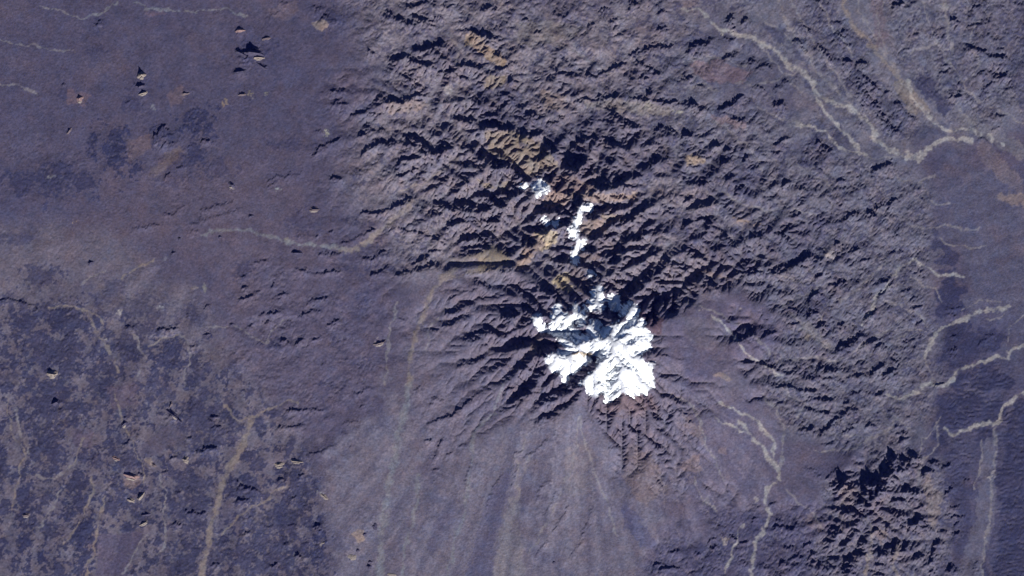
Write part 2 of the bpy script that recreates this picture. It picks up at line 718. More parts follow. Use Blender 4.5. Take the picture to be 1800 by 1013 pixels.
# dark rock of the low hills out on the plain: tile, centre, half sizes, strength
DARKS = [
        ('A', 1040, 630, 75, 70, .8), ('A', 490, 740, 30, 60, .8), ('A', 600, 790, 62, 110, .8), ('A', 715, 870, 36, 55, .8), ('A', 120, 960, 100, 60, .65),
        ('A', 270, 940, 110, 80, .6), ('A', 430, 960, 90, 60, .65), ('A', 1030, 790, 40, 80, .7), ('A', 335, 495, 36, 34, .4), ('A', 1090, 725, 40, 28, .7),
        ('A', 850, 705, 75, 40, .7), ('A', 690, 545, 45, 50, .5), ('A', 760, 480, 60, 50, .3), ('A', 1320, 290, 80, 50, .55), ('A', 515, 140, 40, 45, .4),
        ('A', 1130, 880, 90, 50, .4), ('A', 950, 900, 110, 60, .35), ('A', 1540, 760, 100, 26, .45), ('A', 520, 265, 80, 14, .4), ('A', 1720, 100, 60, 70, .45),
        ('D', 135, 670, 90, 85, .7), ('D', 360, 690, 120, 110, .72), ('D', 880, 860, 76, 95, .8), ('D', 560, 530, 70, 70, .4), ('D', 210, 440, 90, 55, .6),
        ('D', 270, 840, 190, 130, .7), ('D', 580, 940, 50, 90, .7), ('D', 1030, 950, 50, 90, .6), ('D', 740, 610, 120, 70, .4), ('D', 640, 800, 70, 80, .55),
        ('D', 740, 840, 50, 60, .6), ('D', 60, 240, 100, 30, .45), ('D', 800, 990, 60, 40, .6), ('D', 1000, 640, 90, 60, .4), ('D', 1420, 775, 60, 22, .5),
        ('D', 1280, 400, 40, 50, .5), ('D', 720, 700, 100, 30, .5), ('D', 1580, 150, 80, 60, .4), ('D', 50, 960, 60, 40, .5), ('D', 1090, 745, 22, 20, .8),
        ('G', 260, 110, 170, 120, .7), ('G', 250, 330, 90, 160, .7), ('G', 470, 400, 60, 45, .6), ('G', 130, 640, 48, 150, .75), ('G', 125, 840, 38, 42, .85),
        ('G', 400, 600, 60, 110, .75), ('G', 440, 830, 60, 170, .8), ('G', 600, 640, 80, 50, .7), ('G', 600, 540, 45, 42, .7), ('G', 720, 690, 50, 40, .6),
        ('G', 1000, 560, 120, 110, .62), ('G', 1300, 560, 90, 75, .75), ('G', 1400, 900, 190, 130, .7), ('G', 1090, 210, 150, 150, .62), ('G', 1010, 700, 120, 90, .62),
        ('G', 1570, 600, 70, 120, .7), ('G', 1540, 480, 60, 60, .7), ('G', 960, 950, 100, 90, .65), ('G', 310, 990, 60, 50, .75), ('G', 660, 390, 60, 90, .6),
        ('G', 1350, 430, 34, 60, .6), ('G', 1340, 190, 30, 45, .6), ('G', 150, 930, 14, 50, .8), ('G', 212, 920, 15, 50, .85), ('G', 260, 770, 55, 50, .65),
        ('G', 1450, 720, 130, 80, .6), ('G', 0, 470, 22, 90, .7), ('G', 640, 170, 46, 30, .6), ('G', 720, 160, 38, 32, .6), ('G', 540, 60, 60, 90, .6),
        ('G', 1660, 780, 46, 60, .85), ('G', 510, 800, 18, 60, .6), ('G', 1520, 720, 70, 90, .6), ('G', 240, 600, 30, 60, .6), ('G', 1660, 900, 46, 60, .75),
        ('G', 1120, 920, 50, 80, .6), ('G', 930, 740, 50, 40, .6), ('G', 870, 230, 40, 30, .4), ('G', 820, 60, 80, 50, .45), ('G', 1000, 130, 40, 60, .5)]
# ---- the ground as a height grid -------------------------------------------
PX = 30.0                    # metres of ground per map pixel
CELL = 1.7                   # map pixels per grid cell
X0, X1, Y0, Y1 = -240, 2040, -165, 1178
NX = int((X1 - X0) / CELL) + 1
NY = int((Y1 - Y0) / CELL) + 1
GX, GY = np.meshgrid(X0 + np.arange(NX) * CELL, Y0 + np.arange(NY) * CELL)   # map pixel of every grid point, y down
DXM = CELL * PX
RNG = np.random.default_rng(7)
SUN_AZ = 20.0                # degrees east of south
AWAY = np.array([-math.sin(math.radians(SUN_AZ)), -math.cos(math.radians(SUN_AZ))])


def spectral(beta, lo, hi, seed, stretch=(1.0, 1.0), ang=0.0):
    """band-limited noise, std 1; wavelengths lo..hi in map pixels"""
    r = np.random.default_rng(seed)
    fx = np.fft.rfftfreq(NX, CELL)[None, :]
    fy = np.fft.fftfreq(NY, CELL)[:, None]
    a = math.radians(ang)
    u = (fx * math.cos(a) + fy * math.sin(a)) * stretch[0]
    v = (-fx * math.sin(a) + fy * math.cos(a)) * stretch[1]
    f = np.sqrt(u * u + v * v)
    f[0, 0] = 1
    amp = f ** (-beta) * np.exp(-(f * lo / 2.2) ** 2) * (1 - np.exp(-(f * hi) ** 4))
    z = np.fft.irfft2(np.fft.rfft2(r.standard_normal((NY, NX))) * amp, s=(NY, NX))
    return z / z.std()


def blur(a, px):
    k = int(3.5 * px / CELL) + 4
    p = np.pad(a, k, mode='edge')
    fx = np.fft.rfftfreq(p.shape[1], CELL)[None, :]
    fy = np.fft.fftfreq(p.shape[0], CELL)[:, None]
    g = np.exp(-2 * (math.pi * px) ** 2 * (fx * fx + fy * fy))
    return np.fft.irfft2(np.fft.rfft2(p) * g, s=p.shape)[k:-k, k:-k]


def smooth(t):
    t = np.clip(t, 0, 1)
    return t * t * (3 - 2 * t)


def rows(text, extra=0):
    for ln in text.strip().split('\n'):
        p = ln.split()
        t = p[0]
        s = TSC.get(t, 2.98)
        w = float(p[1]) / s
        cl = p[2] if extra else None
        v = np.array([float(q) for q in p[2 + extra:]]).reshape(-1, 2) / s + np.array(TILE[t])
        yield w, cl, v


def near(v, pad, calm=False):
    """grid window round polyline v, with distance, signed side and place along it"""
    lo = v.min(0) - pad
    hi = v.max(0) + pad
    i0, j0 = max(0, int((lo[0] - X0) / CELL)), max(0, int((lo[1] - Y0) / CELL))
    i1, j1 = min(NX, int((hi[0] - X0) / CELL) + 2), min(NY, int((hi[1] - Y0) / CELL) + 2)
    if i1 <= i0 or j1 <= j0:
        return None
    sl = (slice(j0, j1), slice(i0, i1))
    x, y = (CALMX[sl], CALMY[sl]) if calm else (WX[sl], WY[sl])
    seg = np.diff(v, axis=0)
    ln = np.hypot(seg[:, 0], seg[:, 1]) + 1e-6
    cum = np.concatenate([[0], np.cumsum(ln)])
    best = np.full(x.shape, 1e9)
    side = np.zeros(x.shape)
    along = np.zeros(x.shape)
    for k in range(len(seg)):
        d = seg[k] / ln[k]
        n = np.array([-d[1], d[0]])
        t = (x - v[k, 0]) * d[0] + (y - v[k, 1]) * d[1]
        tc = np.clip(t, 0, ln[k])
        ex, ey = x - v[k, 0] - tc * d[0], y - v[k, 1] - tc * d[1]
        dist = np.hypot(ex, ey)
        m = dist < best
        best[m] = dist[m]
        side[m] = np.where(ex * n[0] + ey * n[1] >= 0, 1.0, -1.0)[m]
        along[m] = (cum[k] + tc)[m]
    d = (v[-1] - v[0])
    flip = 1.0 if (-d[1] * AWAY[0] + d[0] * AWAY[1]) >= 0 else -1.0
    return sl, best, side * flip, along / cum[-1], cum[-1]


def inside(poly, soft=0.0):
    """soft mask of a polygon in map pixels"""
    p = np.array(poly, float)
    pad = 50 + 4 * soft
    lo, hi = p.min(0) - pad, p.max(0) + pad
    i0, j0 = max(0, int((lo[0] - X0) / CELL)), max(0, int((lo[1] - Y0) / CELL))
    i1, j1 = min(NX, int((hi[0] - X0) / CELL) + 2), min(NY, int((hi[1] - Y0) / CELL) + 2)
    m = np.zeros((NY, NX))
    if i1 <= i0 or j1 <= j0:
        return m
    x, y = WX[j0:j1, i0:i1], WY[j0:j1, i0:i1]
    c = np.zeros(x.shape, bool)
    q = np.roll(p, 1, 0)
    for (xa, ya), (xb, yb) in zip(p, q):
        if ya == yb:
            continue
        c ^= ((ya > y) != (yb > y)) & (x < (xb - xa) * (y - ya) / (yb - ya) + xa)
    m[j0:j1, i0:i1] = np.clip(blur(c.astype(float), soft), 0, 1) if soft else c
    return m


def tile(t, pts):
    s = TSC.get(t, 2.98)
    return [(x / s + TILE[t][0], y / s + TILE[t][1]) for x, y in pts]


# a slight wander so that no traced outline is ruler-straight
CALMX = GX + 1.8 * spectral(1.5, 12, 60, 5)
CALMY = GY + 1.8 * spectral(1.5, 12, 60, 6)
WX = GX + 1.6 * spectral(1.2, 5, 40, 1) + 0.9 * spectral(0.8, 3, 10, 2)
WY = GY + 1.6 * spectral(1.2, 5, 40, 3) + 0.9 * spectral(0.8, 3, 10, 4)

# broad shape of the land: heights in metres at map pixels
LAND = np.array([
    (-240, -165, 1500), (-240, 500, 1380), (-240, 1178, 1330), (100, 100, 1520), (100, 400, 1450), (100, 700, 1400), (100, 960, 1380),
    (350, 250, 1600), (350, 500, 1530), (350, 800, 1430), (450, 950, 1390), (450, 50, 1640), (400, -165, 1600),
    (560, 200, 1760), (560, 400, 1680), (560, 600, 1640), (560, 780, 1540), (600, 980, 1410), (600, 1178, 1330),
    (700, 80, 2150), (700, 250, 2100), (700, 380, 1950), (700, 550, 1760), (730, 700, 1720), (720, 850, 1540), (750, 1013, 1400),
    (800, -165, 2100), (850, 60, 2350), (850, 200, 2450), (850, 300, 2550), (860, 400, 2350), (850, 520, 2250), (850, 650, 2130), (830, 800, 1690),
    (950, 330, 2950), (1010, 400, 3000), (1020, 470, 3120), (950, 470, 2750), (950, 560, 3050), (940, 660, 2750), (920, 740, 2150),
    (1020, 560, 3550), (1075, 600, 3950), (1085, 640, 3850), (1110, 580, 3700), (1030, 640, 3600), (1075, 690, 3300), (1150, 600, 3250), (1150, 660, 3150),
    (1000, 850, 1830), (950, 1013, 1470), (900, 1178, 1330), (1080, 780, 2300), (1150, 800, 2200), (1200, 900, 1720), (1150, 1000, 1560),
    (1220, 640, 2550), (1220, 540, 2550), (1250, 720, 2300), (1330, 780, 1800), (1350, 880, 1640), (1300, 1013, 1620), (1300, 1178, 1500),
    (1050, 100, 2250), (1000, -165, 2050), (1050, 250, 2600), (1100, 340, 2750), (1180, 200, 2200), (1180, 400, 2500), (1280, 300, 2150), (1280, 430, 2250),
    (1260, 60, 1900), (1280, -165, 1950), (1400, 150, 1720), (1350, 250, 1900), (1500, 200, 1620), (1590, 270, 1520), (1700, 240, 1470), (1550, 60, 1750),
    (1700, 60, 1800), (1650, -165, 1800), (1800, 150, 1650), (2040, -165, 1650), (1440, 380, 1850), (1420, 520, 1850), (1540, 430, 1680), (1620, 400, 1540),
    (1550, 600, 1640), (1450, 680, 1780), (1340, 620, 2050), (1640, 620, 1550), (1760, 350, 1430), (1760, 500, 1420), (1800, 600, 1420), (2040, 500, 1340),
    (1720, 690, 1580), (1440, 800, 1760), (1400, 950, 1720), (1530, 870, 2150), (1500, 960, 2050), (1600, 950, 1950), (1540, 1080, 2000), (1540, 1178, 1900),
    (1550, 770, 1700), (1680, 800, 1640), (1690, 950, 1560), (1770, 820, 1680), (1780, 980, 1650), (2040, 800, 1600), (2040, 1178, 1550)], float)


def land():
    p, h = LAND[:, :2], LAND[:, 2]
    d = np.hypot(p[:, None, 0] - p[None, :, 0], p[:, None, 1] - p[None, :, 1])
    n = len(h)
    a = np.zeros((n + 1, n + 1))
    a[:n, :n] = -np.sqrt(d * d + 30 * 30)
    a[:n, n] = a[n, :n] = 1
    w = np.linalg.solve(a, np.concatenate([h, [0]]))
    gx, gy = GX[::4, ::4], GY[::4, ::4]
    z = np.full(gx.shape, w[n])
    for k in range(n):
        z -= w[k] * np.sqrt((gx - p[k, 0]) ** 2 + (gy - p[k, 1]) ** 2 + 900)
    return resample(z, 4)


def resample(z, f):
    """bilinear blow-up of every f-th grid point to the whole grid"""
    y = np.minimum(np.arange(NY) / f, z.shape[0] - 1.001)
    x = np.minimum(np.arange(NX) / f, z.shape[1] - 1.001)
    i, j = y.astype(int), x.astype(int)
    fy, fx = (y - i)[:, None], (x - j)[None, :]
    a, b = z[i][:, j], z[i][:, j + 1]
    c, d = z[i + 1][:, j], z[i + 1][:, j + 1]
    return (a * (1 - fx) + b * fx) * (1 - fy) + (c * (1 - fx) + d * fx) * fy


BASE = blur(land(), 9)

WARPX, WARPY = spectral(1.3, 12, 160, 71), spectral(1.3, 12, 160, 72)


def ragged(poly, soft, amt=13.0):
    """a polygon whose outline wanders in and out by some cells"""
    global WX, WY
    keep = WX, WY
    WX, WY = WX + amt * WARPX, WY + amt * WARPY
    m = inside(poly, soft)
    WX, WY = keep
    return m


N_A = spectral(1.1, 6, 60, 41)
BED = np.zeros((NY, NX))
BEDCOL = {k: np.zeros((NY, NX)) for k in 'ptgb'}
BEDS = []
CARVE = np.zeros((NY, NX))
for w, cl, v in rows(WASHES, 1):
    w = w * 0.80
    got = near(v, 5 * w + 16, True)
    if got is None:
        BEDS.append(None)
        continue
    sl, dist, side, al, L = got
    g = np.exp(-(dist / (0.72 * w * np.clip(1 + .3 * N_A[sl], .45, 1.6))) ** 4)
    BED[sl] = np.maximum(BED[sl], g)
    BEDCOL[cl][sl] = np.maximum(BEDCOL[cl][sl], g)
    CARVE[sl] = np.maximum(CARVE[sl], np.exp(-(dist / (1.3 * w + 2)) ** 2))
    BEDS.append((w, cl, sl, dist, v))


# how broken the ground is, 0 smooth fan to 1 mountain
RUGGED = np.full((NY, NX), 0.05)
for val, poly in [
        (0.32, [(20, 250), (150, 270), (230, 230), (330, 180), (420, 330), (300, 350), (120, 360), (0, 360)]),
        (0.28, [(-240, 380), (90, 400), (330, 490), (600, 620), (560, 800), (590, 1178), (-240, 1178)]),
        (0.44, [(410, 450), (560, 470), (690, 520), (690, 640), (640, 700), (540, 760), (480, 760), (400, 640)]),
        (0.34, [(550, 240), (560, 130), (640, 130), (700, 500), (560, 520), (500, 480), (550, 420)]),
        (0.55, [(560, -165), (590, 60), (640, 120), (600, 240), (620, 330), (640, 420), (600, 470), (720, 470), (760, 300), (720, 120), (680, -165)]),
        (0.8, [(650, -165), (660, 60), (690, 120), (670, 240), (690, 330), (690, 420), (660, 470), (700, 470), (800, 450), (900, 440), (1000, 560), (1150, 560),
               (1300, 480), (1400, 480), (1450, 400), (1420, 300), (1400, 200), (1260, 90), (1220, -165)]),
        (0.7, [(1220, -165), (1270, 60), (1400, 140), (1530, 270), (1690, 230), (1780, 210), (2040, 200), (2040, -165)]),
        (0.22, tile('C', [(240, 40), (500, -60), (640, -60), (620, 100), (720, 330), (880, 540), (1060, 760), (1200, 830), (960, 820), (700, 700), (560, 560), (580, 400), (400, 240)])),
        (0.15, tile('C', [(800, -60), (1040, -60), (1090, 300), (1200, 420), (1420, 620), (1560, 700), (1300, 700), (1180, 560), (1040, 440), (960, 260), (850, 110)])),
        (0.12, tile('C', [(1200, 660), (1500, 690), (1420, 720), (1300, 760), (1200, 780), (1150, 740)])),
        (0.85, tile('C', [(600, 90), (650, 130), (700, 300), (650, 290), (570, 190)])),
        (0.85, tile('C', [(650, -20), (800, 10), (860, 120), (960, 240), (900, 330), (830, 385), (770, 350), (700, 230), (640, 100)])),
        (0.95, tile('C', [(830, 290), (1000, 350), (1060, 480), (1240, 640), (1150, 750), (1090, 700), (960, 540), (870, 380)])),
        (0.85, tile('C', [(740, 640), (800, 640), (950, 740), (960, 780), (880, 700)])),
        (0.2, tile('C', [(20, 330), (180, 310), (360, 390), (320, 440), (140, 440)])),
        (0.2, tile('C', [(0, 470), (160, 440), (320, 450), (180, 545), (100, 520)])),
        (0.75, [(1280, 300), (1440, 220), (1560, 290), (1640, 330), (1640, 560), (1640, 740), (1560, 800), (1400, 760), (1310, 640), (1290, 560), (1390, 560), (1280, 480)]),
        (0.32, [(700, 560), (760, 490), (880, 460), (980, 520), (930, 740), (840, 760), (760, 860), (730, 820), (740, 680), (700, 640)]),
        (0.50, [(850, 560), (1000, 500), (1140, 520), (1170, 620), (1160, 690), (1080, 720), (990, 720), (900, 740), (850, 660)]),
        (0.40, [(1060, 700), (1150, 640), (1290, 700), (1330, 780), (1290, 900), (1160, 900), (1100, 860), (1060, 780)]),
        (0.10, [(1150, 540), (1300, 480), (1400, 560), (1300, 560), (1300, 640), (1180, 660)]),
        (0.65, [(1150, 1178), (1150, 970), (1320, 880), (1480, 910), (1480, 1178)]),
        (1.0, [(1465, 850), (1490, 830), (1560, 790), (1650, 800), (1660, 900), (1680, 1000), (1660, 1178), (1420, 1178), (1450, 900)]),
        (0.4, [(1640, 560), (1700, 560), (1790, 660), (1800, 690), (2040, 600), (2040, 1178), (1670, 1178), (1660, 800)]),
        (0.3, [(1640, 320), (1680, 470), (1700, 560), (1640, 560)]),
        (0.04, [(1200, 730), (1300, 720), (1360, 780), (1370, 860), (1330, 890), (1250, 860), (1230, 780)]),
        (0.1, [(1380, 560), (1300, 590), (1210, 560), (1160, 600), (1250, 660), (1320, 650)]),
        (0.05, [(530, 830), (620, 760), (690, 690), (720, 620), (730, 830), (800, 850), (900, 740), (1010, 720), (1060, 790), (1100, 880), (1160, 960), (1140, 1178), (600, 1178), (575, 960)]),
        (0.06, [(1365, 850), (1400, 790), (1460, 840), (1460, 890), (1350, 890)]),
        (0.05, [(1690, 930), (1720, 760), (1745, 740), (1745, 920), (1720, 1178), (1660, 1178)]),
        (0.02, [(1650, 330), (1700, 255), (1800, 350), (2040, 300), (2040, 620), (1800, 640), (1720, 600), (1680, 470)]),
        (0.02, [(240, 790), (330, 760), (320, 740), (280, 760)]),
        (0.04, [(170, 930), (270, 900), (250, 980), (160, 1010)])]:
    m = ragged(poly, 1.5)
    RUGGED = RUGGED * (1 - m) + val * m
RUGGED = blur(RUGGED, 8)
DARKM = np.zeros((NY, NX))
for t, x, y, rx, ry, op in DARKS:
    s = 2.98
    x, y = x / s + TILE[t][0], y / s + TILE[t][1]
    d = np.hypot((WX - x) / (rx / s), (WY - y) / (ry / s))
    DARKM = np.maximum(DARKM, op * smooth((1.08 - d + .46 * N_A) / .28))
SW = ragged([(-240, 520), (90, 520), (240, 545), (330, 590), (430, 640), (540, 790), (575, 960), (600, 1178), (-240, 1178)], 10)
DARKM = np.maximum(DARKM, .72 * SW * smooth((spectral(1.2, 6, 70, 93) - .4) / .25))
DARKM *= 1 - 0.75 * np.maximum(BED, inside(tile('G', [(740, 340), (880, 220), (990, 290), (960, 340), (880, 330), (840, 370), (750, 380)]), 2))
DARKM *= 1 - 0.85 * inside(tile('G', [(520, 800), (760, 780), (720, 850), (640, 1020), (500, 1040)]), 2)
RUGGED = np.maximum(RUGGED, 0.58 * DARKM)
DOME = inside([(1440, 1178), (1465, 840), (1560, 785), (1665, 790), (1690, 1000), (1660, 1178)], 12)
AMP = 1 + 0.7 * inside([(410, 450), (560, 470), (690, 520), (690, 640), (640, 700), (540, 760), (480, 760), (400, 640)], 14) - 0.2 * DOME + 1.0 * np.clip(inside([(1240, -165), (1300, 60), (1420, 200), (1290, 480), (1290, 640), (1380, 800), (1560, 800), (1660, 760), (1660, 320), (1800, 230), (2040, 230), (2040, -165)], 18)
                         + inside([(1150, 1178), (1150, 950), (1320, 880), (1480, 910), (1480, 1178)], 18), 0, 1) - 0.35 * inside([(560, 480), (900, 440), (1300, 480), (1390, 800), (1150, 920), (740, 870)], 30)
RUGGED *= np.clip(1 + 0.28 * spectral(1.0, 20, 120, 11), 0.35, 1.7)

# (crests standing on smooth ground are lower)
CRW = np.clip(0.42 + 1.1 * RUGGED, 0, 1)
# traced escarpments: a steep face looking away from the sun, a long back slope
CREST = np.zeros((NY, NX))
for w, _, v in rows(CRESTS):
    w = max(w, 2.8)
    back = max(3.4 * w, 12)
    got = near(v, back + 3)
    if got is None:
        continue
    sl, dist, side, al, L = got
    s = dist * side
    hgt = (0.80 * w + 1.1) * PX * 0.92
    f = np.where(s > -0.5 * w, 1 - smooth((s + 0.5 * w) / w), np.clip(1 - (-s - 0.5 * w) / back, 0, 1) ** 1.4)
    e = min(0.3, 2.5 * w / L)
    tap = smooth(al / e) * smooth((1 - al) / e)
    CREST[sl] = np.maximum(CREST[sl], hgt * f * tap * np.where(dist > back, 0, 1))

CREST *= CRW
def flow(z, n_idx, noise):
    """steepest of eight neighbours for every cell (itself when there is none lower)"""
    best = np.full(z.shape, 0.0)
    rec = n_idx.copy()
    ny, nx = z.shape
    for dy in (-1, 0, 1):
        for dx in (-1, 0, 1):
            if dx == 0 and dy == 0:
                continue
            ys, yd = slice(max(0, dy), ny + min(0, dy)), slice(max(0, -dy), ny + min(0, -dy))
            xs, xd = slice(max(0, dx), nx + min(0, dx)), slice(max(0, -dx), nx + min(0, -dx))
            k = 1.0 if dx == 0 or dy == 0 else 0.7071
            s = (z[yd, xd] - z[ys, xs]) * k * noise[yd, xd]
            b = best[yd, xd]
            m = s > b
            b[m] = s[m]
            rec[yd, xd][m] = n_idx[ys, xs][m]
    return rec


def lift_pits(z, n):
    for _ in range(n):
        lo = np.full(z.shape, np.inf)
        p = np.pad(z, 1, mode='constant', constant_values=-1e9)
        for dy in (0, 1, 2):
            for dx in (0, 1, 2):
                if dx != 1 or dy != 1:
                    lo = np.minimum(lo, p[dy:dy + z.shape[0], dx:dx + z.shape[1]])
        z = np.maximum(z, lo + 0.02)
    return z


def erode(z, top, rug, dx, steps, kf, mexp, rest, diff, seed, amin):
    ny, nx = z.shape
    idx = np.arange(ny * nx).reshape(ny, nx)
    r = np.random.default_rng(seed)
    for it in range(steps):
        z = lift_pits(z, 6)
        rec = flow(z, idx, 1 + 0.75 * r.random(z.shape)).ravel()
        # gathered area by pointer doubling
        acc = np.ones(ny * nx)
        ptr = rec.copy()
        root = rec == idx.ravel()
        for _ in range(11):
            live = ~(ptr == idx.ravel())
            add = np.bincount(ptr[live], acc[live], minlength=ny * nx)
            nxt = ptr[ptr]
            acc = acc + add
            done = nxt == ptr             # the way down ends before the next jump
            ptr = np.where(done, idx.ravel(), nxt)
            if done.all():
                break
        f = kf * (rug * smooth((rug - .07) / .12)).ravel() * np.maximum(acc - amin, 0) ** mexp
        f[root] = 0
        a = z.ravel() / (1 + f)
        b = f / (1 + f)
        ptr = rec.copy()
        b[root] = 0
        a[root] = z.ravel()[root]
        for _ in range(7):
            a = a + b * a[ptr]
            b = b * b[ptr]
            ptr = ptr[ptr]
        z = (a + b * z.ravel()[ptr]).reshape(ny, nx)
        z += rest * (top - z)
        p = np.pad(z, 1, mode='edge')
        lap = p[2:, 1:-1] + p[:-2, 1:-1] + p[1:-1, 2:] + p[1:-1, :-2] - 4 * z
        z = z + diff * lap
    return z, acc.reshape(ny, nx)


N1 = spectral(0.9, 5, 30, 61)
SMALL = spectral(0.9, 4, 26, 21)
MID = spectral(1.3, 14, 90, 22)
RIDGY = 1.0 - np.abs(spectral(0.7, 5, 26, 23))
# the grain of the ridges turns from district to district
for ang, seed, poly in [(8, 51, [(560, -165), (1260, -165), (1260, 120), (1380, 200), (1400, 420), (1300, 480), (1000, 520), (560, 480)]),
                        (58, 52, [(1240, -165), (1300, 60), (1420, 200), (1600, 290), (1800, 230), (2040, 230), (2040, -165)]),
                        (-36, 53, [(1290, 480), (1420, 300), (1650, 320), (1660, 760), (1560, 800), (1380, 800), (1290, 620)]),
                        (-50, 54, [(1150, 1178), (1150, 950), (1320, 880), (1480, 910), (1480, 1178)]),
                        (-22, 55, [(400, 460), (700, 500), (900, 440), (930, 740), (740, 860), (640, 700), (480, 760)]),
                        (50, 56, [(1060, 720), (1160, 650), (1290, 700), (1330, 790), (1280, 900), (1150, 900)])]:
    m = inside(poly, 18)
    g = 1.0 - np.abs(spectral(0.7, 4.5, 30, seed, (2.6, 0.85), ang))
    RIDGY = RIDGY * (1 - 0.8 * m) + 0.8 * m * g
RIPPLE = np.sin((GY * 0.97 + GX * 0.1) * 2 * math.pi / 8.5 + 2.0 * spectral(1.2, 20, 90, 24)) * np.clip(0.5 + 0.5 * spectral(1.0, 14, 60, 25), 0, 1)
RIP = inside([(1660, 640), (1790, 650), (1800, 700), (2040, 640), (2040, 1178), (1745, 1178), (1745, 780), (1720, 760), (1690, 920), (1650, 960), (1665, 780)], 6)
TOP = BASE + 0.68 * CREST + AMP * RUGGED * (10 * SMALL + 22 * MID + 30 * RIDGY) * (1 - 0.75 * CARVE) + DARKM * (20 + 22 * (1 - np.abs(spectral(0.6, 4, 20, 91))) + 8 * SMALL) + (5 * SMALL + 9 * MID) * np.clip(1 - 3 * RUGGED, 0, 1) * smooth((BASE - 1800) / 300) - 30 * CARVE * np.clip(RUGGED * 2, 0.1, 1) + 34 * RIPPLE * RIP
SCARP = inside(tile('I', [(800, 565), (800, 500), (850, 490), (905, 535), (1035, 512), (1072, 410), (1135, 382), (1240, 360), (1270, 480), (1330, 760), (1200, 1200), (750, 1200), (765, 760)]), 1.8)
TOP += 210 * SCARP * np.clip(1.15 - ((WX - 1490) * .5 + (WY - 850) * .8) / 110, 0, 1)
RUG = RUGGED * (1 - 0.7 * BED)
SMALL = None
# broad valleys first, then their branches, then the gullies
BIG = 40 * RUGGED * (1 - DOME) * (1 - 0.5 * inside([(850, 480), (1200, 480), (1260, 620), (1180, 760), (950, 760), (840, 640)], 20)) * (1 - 0.5 * CARVE) * spectral(1.4, 30, 230, 27)
T4 = blur(TOP + BIG, 2.5)[::4, ::4]
z4, _ = erode(T4.copy(), T4, RUG[::4, ::4], 4 * DXM, 70, 0.10, 0.50, 0.03, 0.02, 4, 0.5)
TOP = TOP + BIG + 0.9 * resample(z4 - T4, 4)
z = TOP[::2, ::2].copy()
z, _ = erode(z, TOP[::2, ::2], RUG[::2, ::2], 2 * DXM, 70, 0.10, 0.50, 0.035, 0.03, 5, 2)
dz = resample(z - TOP[::2, ::2], 2)
z = TOP + dz + RUGGED * 4 * RNG.standard_normal((NY, NX))
Z, ACC = erode(z, TOP + dz * 0.85, RUG, DXM, 26, 0.13, 0.46, 0.035, 0.02, 6, 3)
Z += 0.42 * CREST * np.clip(1 + 0.25 * N1, .4, 1.5) + 2.2 * spectral(0.5, 3, 14, 31)
# ---- colour of the ground: rock, gravel and sediment kinds -------------------
PLAIN_C = (.064, .058, .093)
MOUNT_C = (.150, .133, .156)
FLANK_C = (.112, .100, .136)
DARK_C = (.026, .028, .062)
FAN_C = (.112, .103, .138)
EAST_C = (.106, .103, .134)
PLATEAU_C = (.05, .049, .085)
GRAVEL_C = (.074, .072, .110)
OCHRE_C = (.46, .37, .23)
TAN_C = (.215, .165, .140)
PINK_C = (.150, .100, .115)
PALE_C = (.230, .210, .215)
BLUISH_C = (.092, .096, .140)
REDDISH_C = (.110, .062, .060)

N_B = spectral(1.4, 30, 260, 42)
N_C = spectral(0.8, 3, 18, 43)
N_D = spectral(1.2, 10, 110, 44)

ALB = np.empty((NY, NX, 3))
ALB[:] = PLAIN_C


def lay(mask, col, op=1.0):
    m = (np.clip(mask, 0, 1) * op)[..., None]
    ALB[:] = ALB * (1 - m) + np.array(col) * m


def blob(cx, cy, rx, ry, col, op=1.0, ang=0.0, rag=0.38, soft=0.45):
    a = math.radians(ang)
    u = (WX - cx) * math.cos(a) + (WY - cy) * math.sin(a)
    v = -(WX - cx) * math.sin(a) + (WY - cy) * math.cos(a)
    d = np.hypot(u / rx, v / ry)
    lay(smooth((1.1 - d + rag * N_A) / soft), col, op)


def patch(poly, col, op=1.0, soft=3.0, rag=0.0):
    m = inside(poly, soft)
    if rag:
        m = smooth((m - 0.5 + rag * N_A * (m > 0.02)) / 0.5 + 0.5)
    lay(m, col, op)


def patchr(poly, col, op=1.0, soft=3.0):
    lay(ragged(poly, soft * .55, 15.0), col, op)


# wide kinds of ground
patchr([(640, -165), (640, 60), (690, 140), (620, 240), (600, 320), (680, 420), (740, 520), (1000, 560), (1150, 560), (1300, 480), (1420, 420),
       (1440, 330), (1400, 200), (1260, 60), (1240, -165)], MOUNT_C, 1, 44)
patchr([(1240, -165), (1290, 80), (1530, 300), (1690, 240), (2040, 230), (2040, -165)], EAST_C, 1, 16)
patchr([(1180, 60), (1280, 60), (1420, 200), (1600, 280), (1650, 340), (1650, 760), (1560, 820), (1400, 770), (1300, 620), (1380, 560), (1290, 470), (1250, 350), (1150, 250), (1160, 150)], EAST_C, 0.9, 22)
patchr([(690, 560), (780, 480), (1000, 500), (1180, 520), (1310, 620), (1380, 780), (1330, 900), (1150, 900), (1060, 760), (930, 760), (740, 860), (720, 720)], FLANK_C, 1, 18)
patchr([(1160, 560), (1260, 530), (1400, 560), (1320, 640), (1200, 680)], (.082, .072, .112), .8, 14)
patchr([(530, 830), (640, 740), (700, 660), (735, 740), (740, 850), (900, 740), (1010, 715), (1090, 800), (1160, 960), (1150, 1178), (610, 1178), (575, 960)], FAN_C, 1, 9)
patchr([(1200, 720), (1300, 700), (1380, 790), (1480, 840), (1450, 900), (1330, 890), (1160, 960), (1160, 900), (1230, 850)], (.096, .086, .126), .8, 12)
patchr([(1150, 1178), (1140, 985), (1240, 940), (1340, 880), (1480, 910), (1480, 1178)], (.070, .066, .112), .9, 10)
patchr([(1460, 840), (1560, 790), (1650, 800), (1680, 1000), (1660, 1178), (1430, 1178)], (.102, .096, .126), .9, 10)
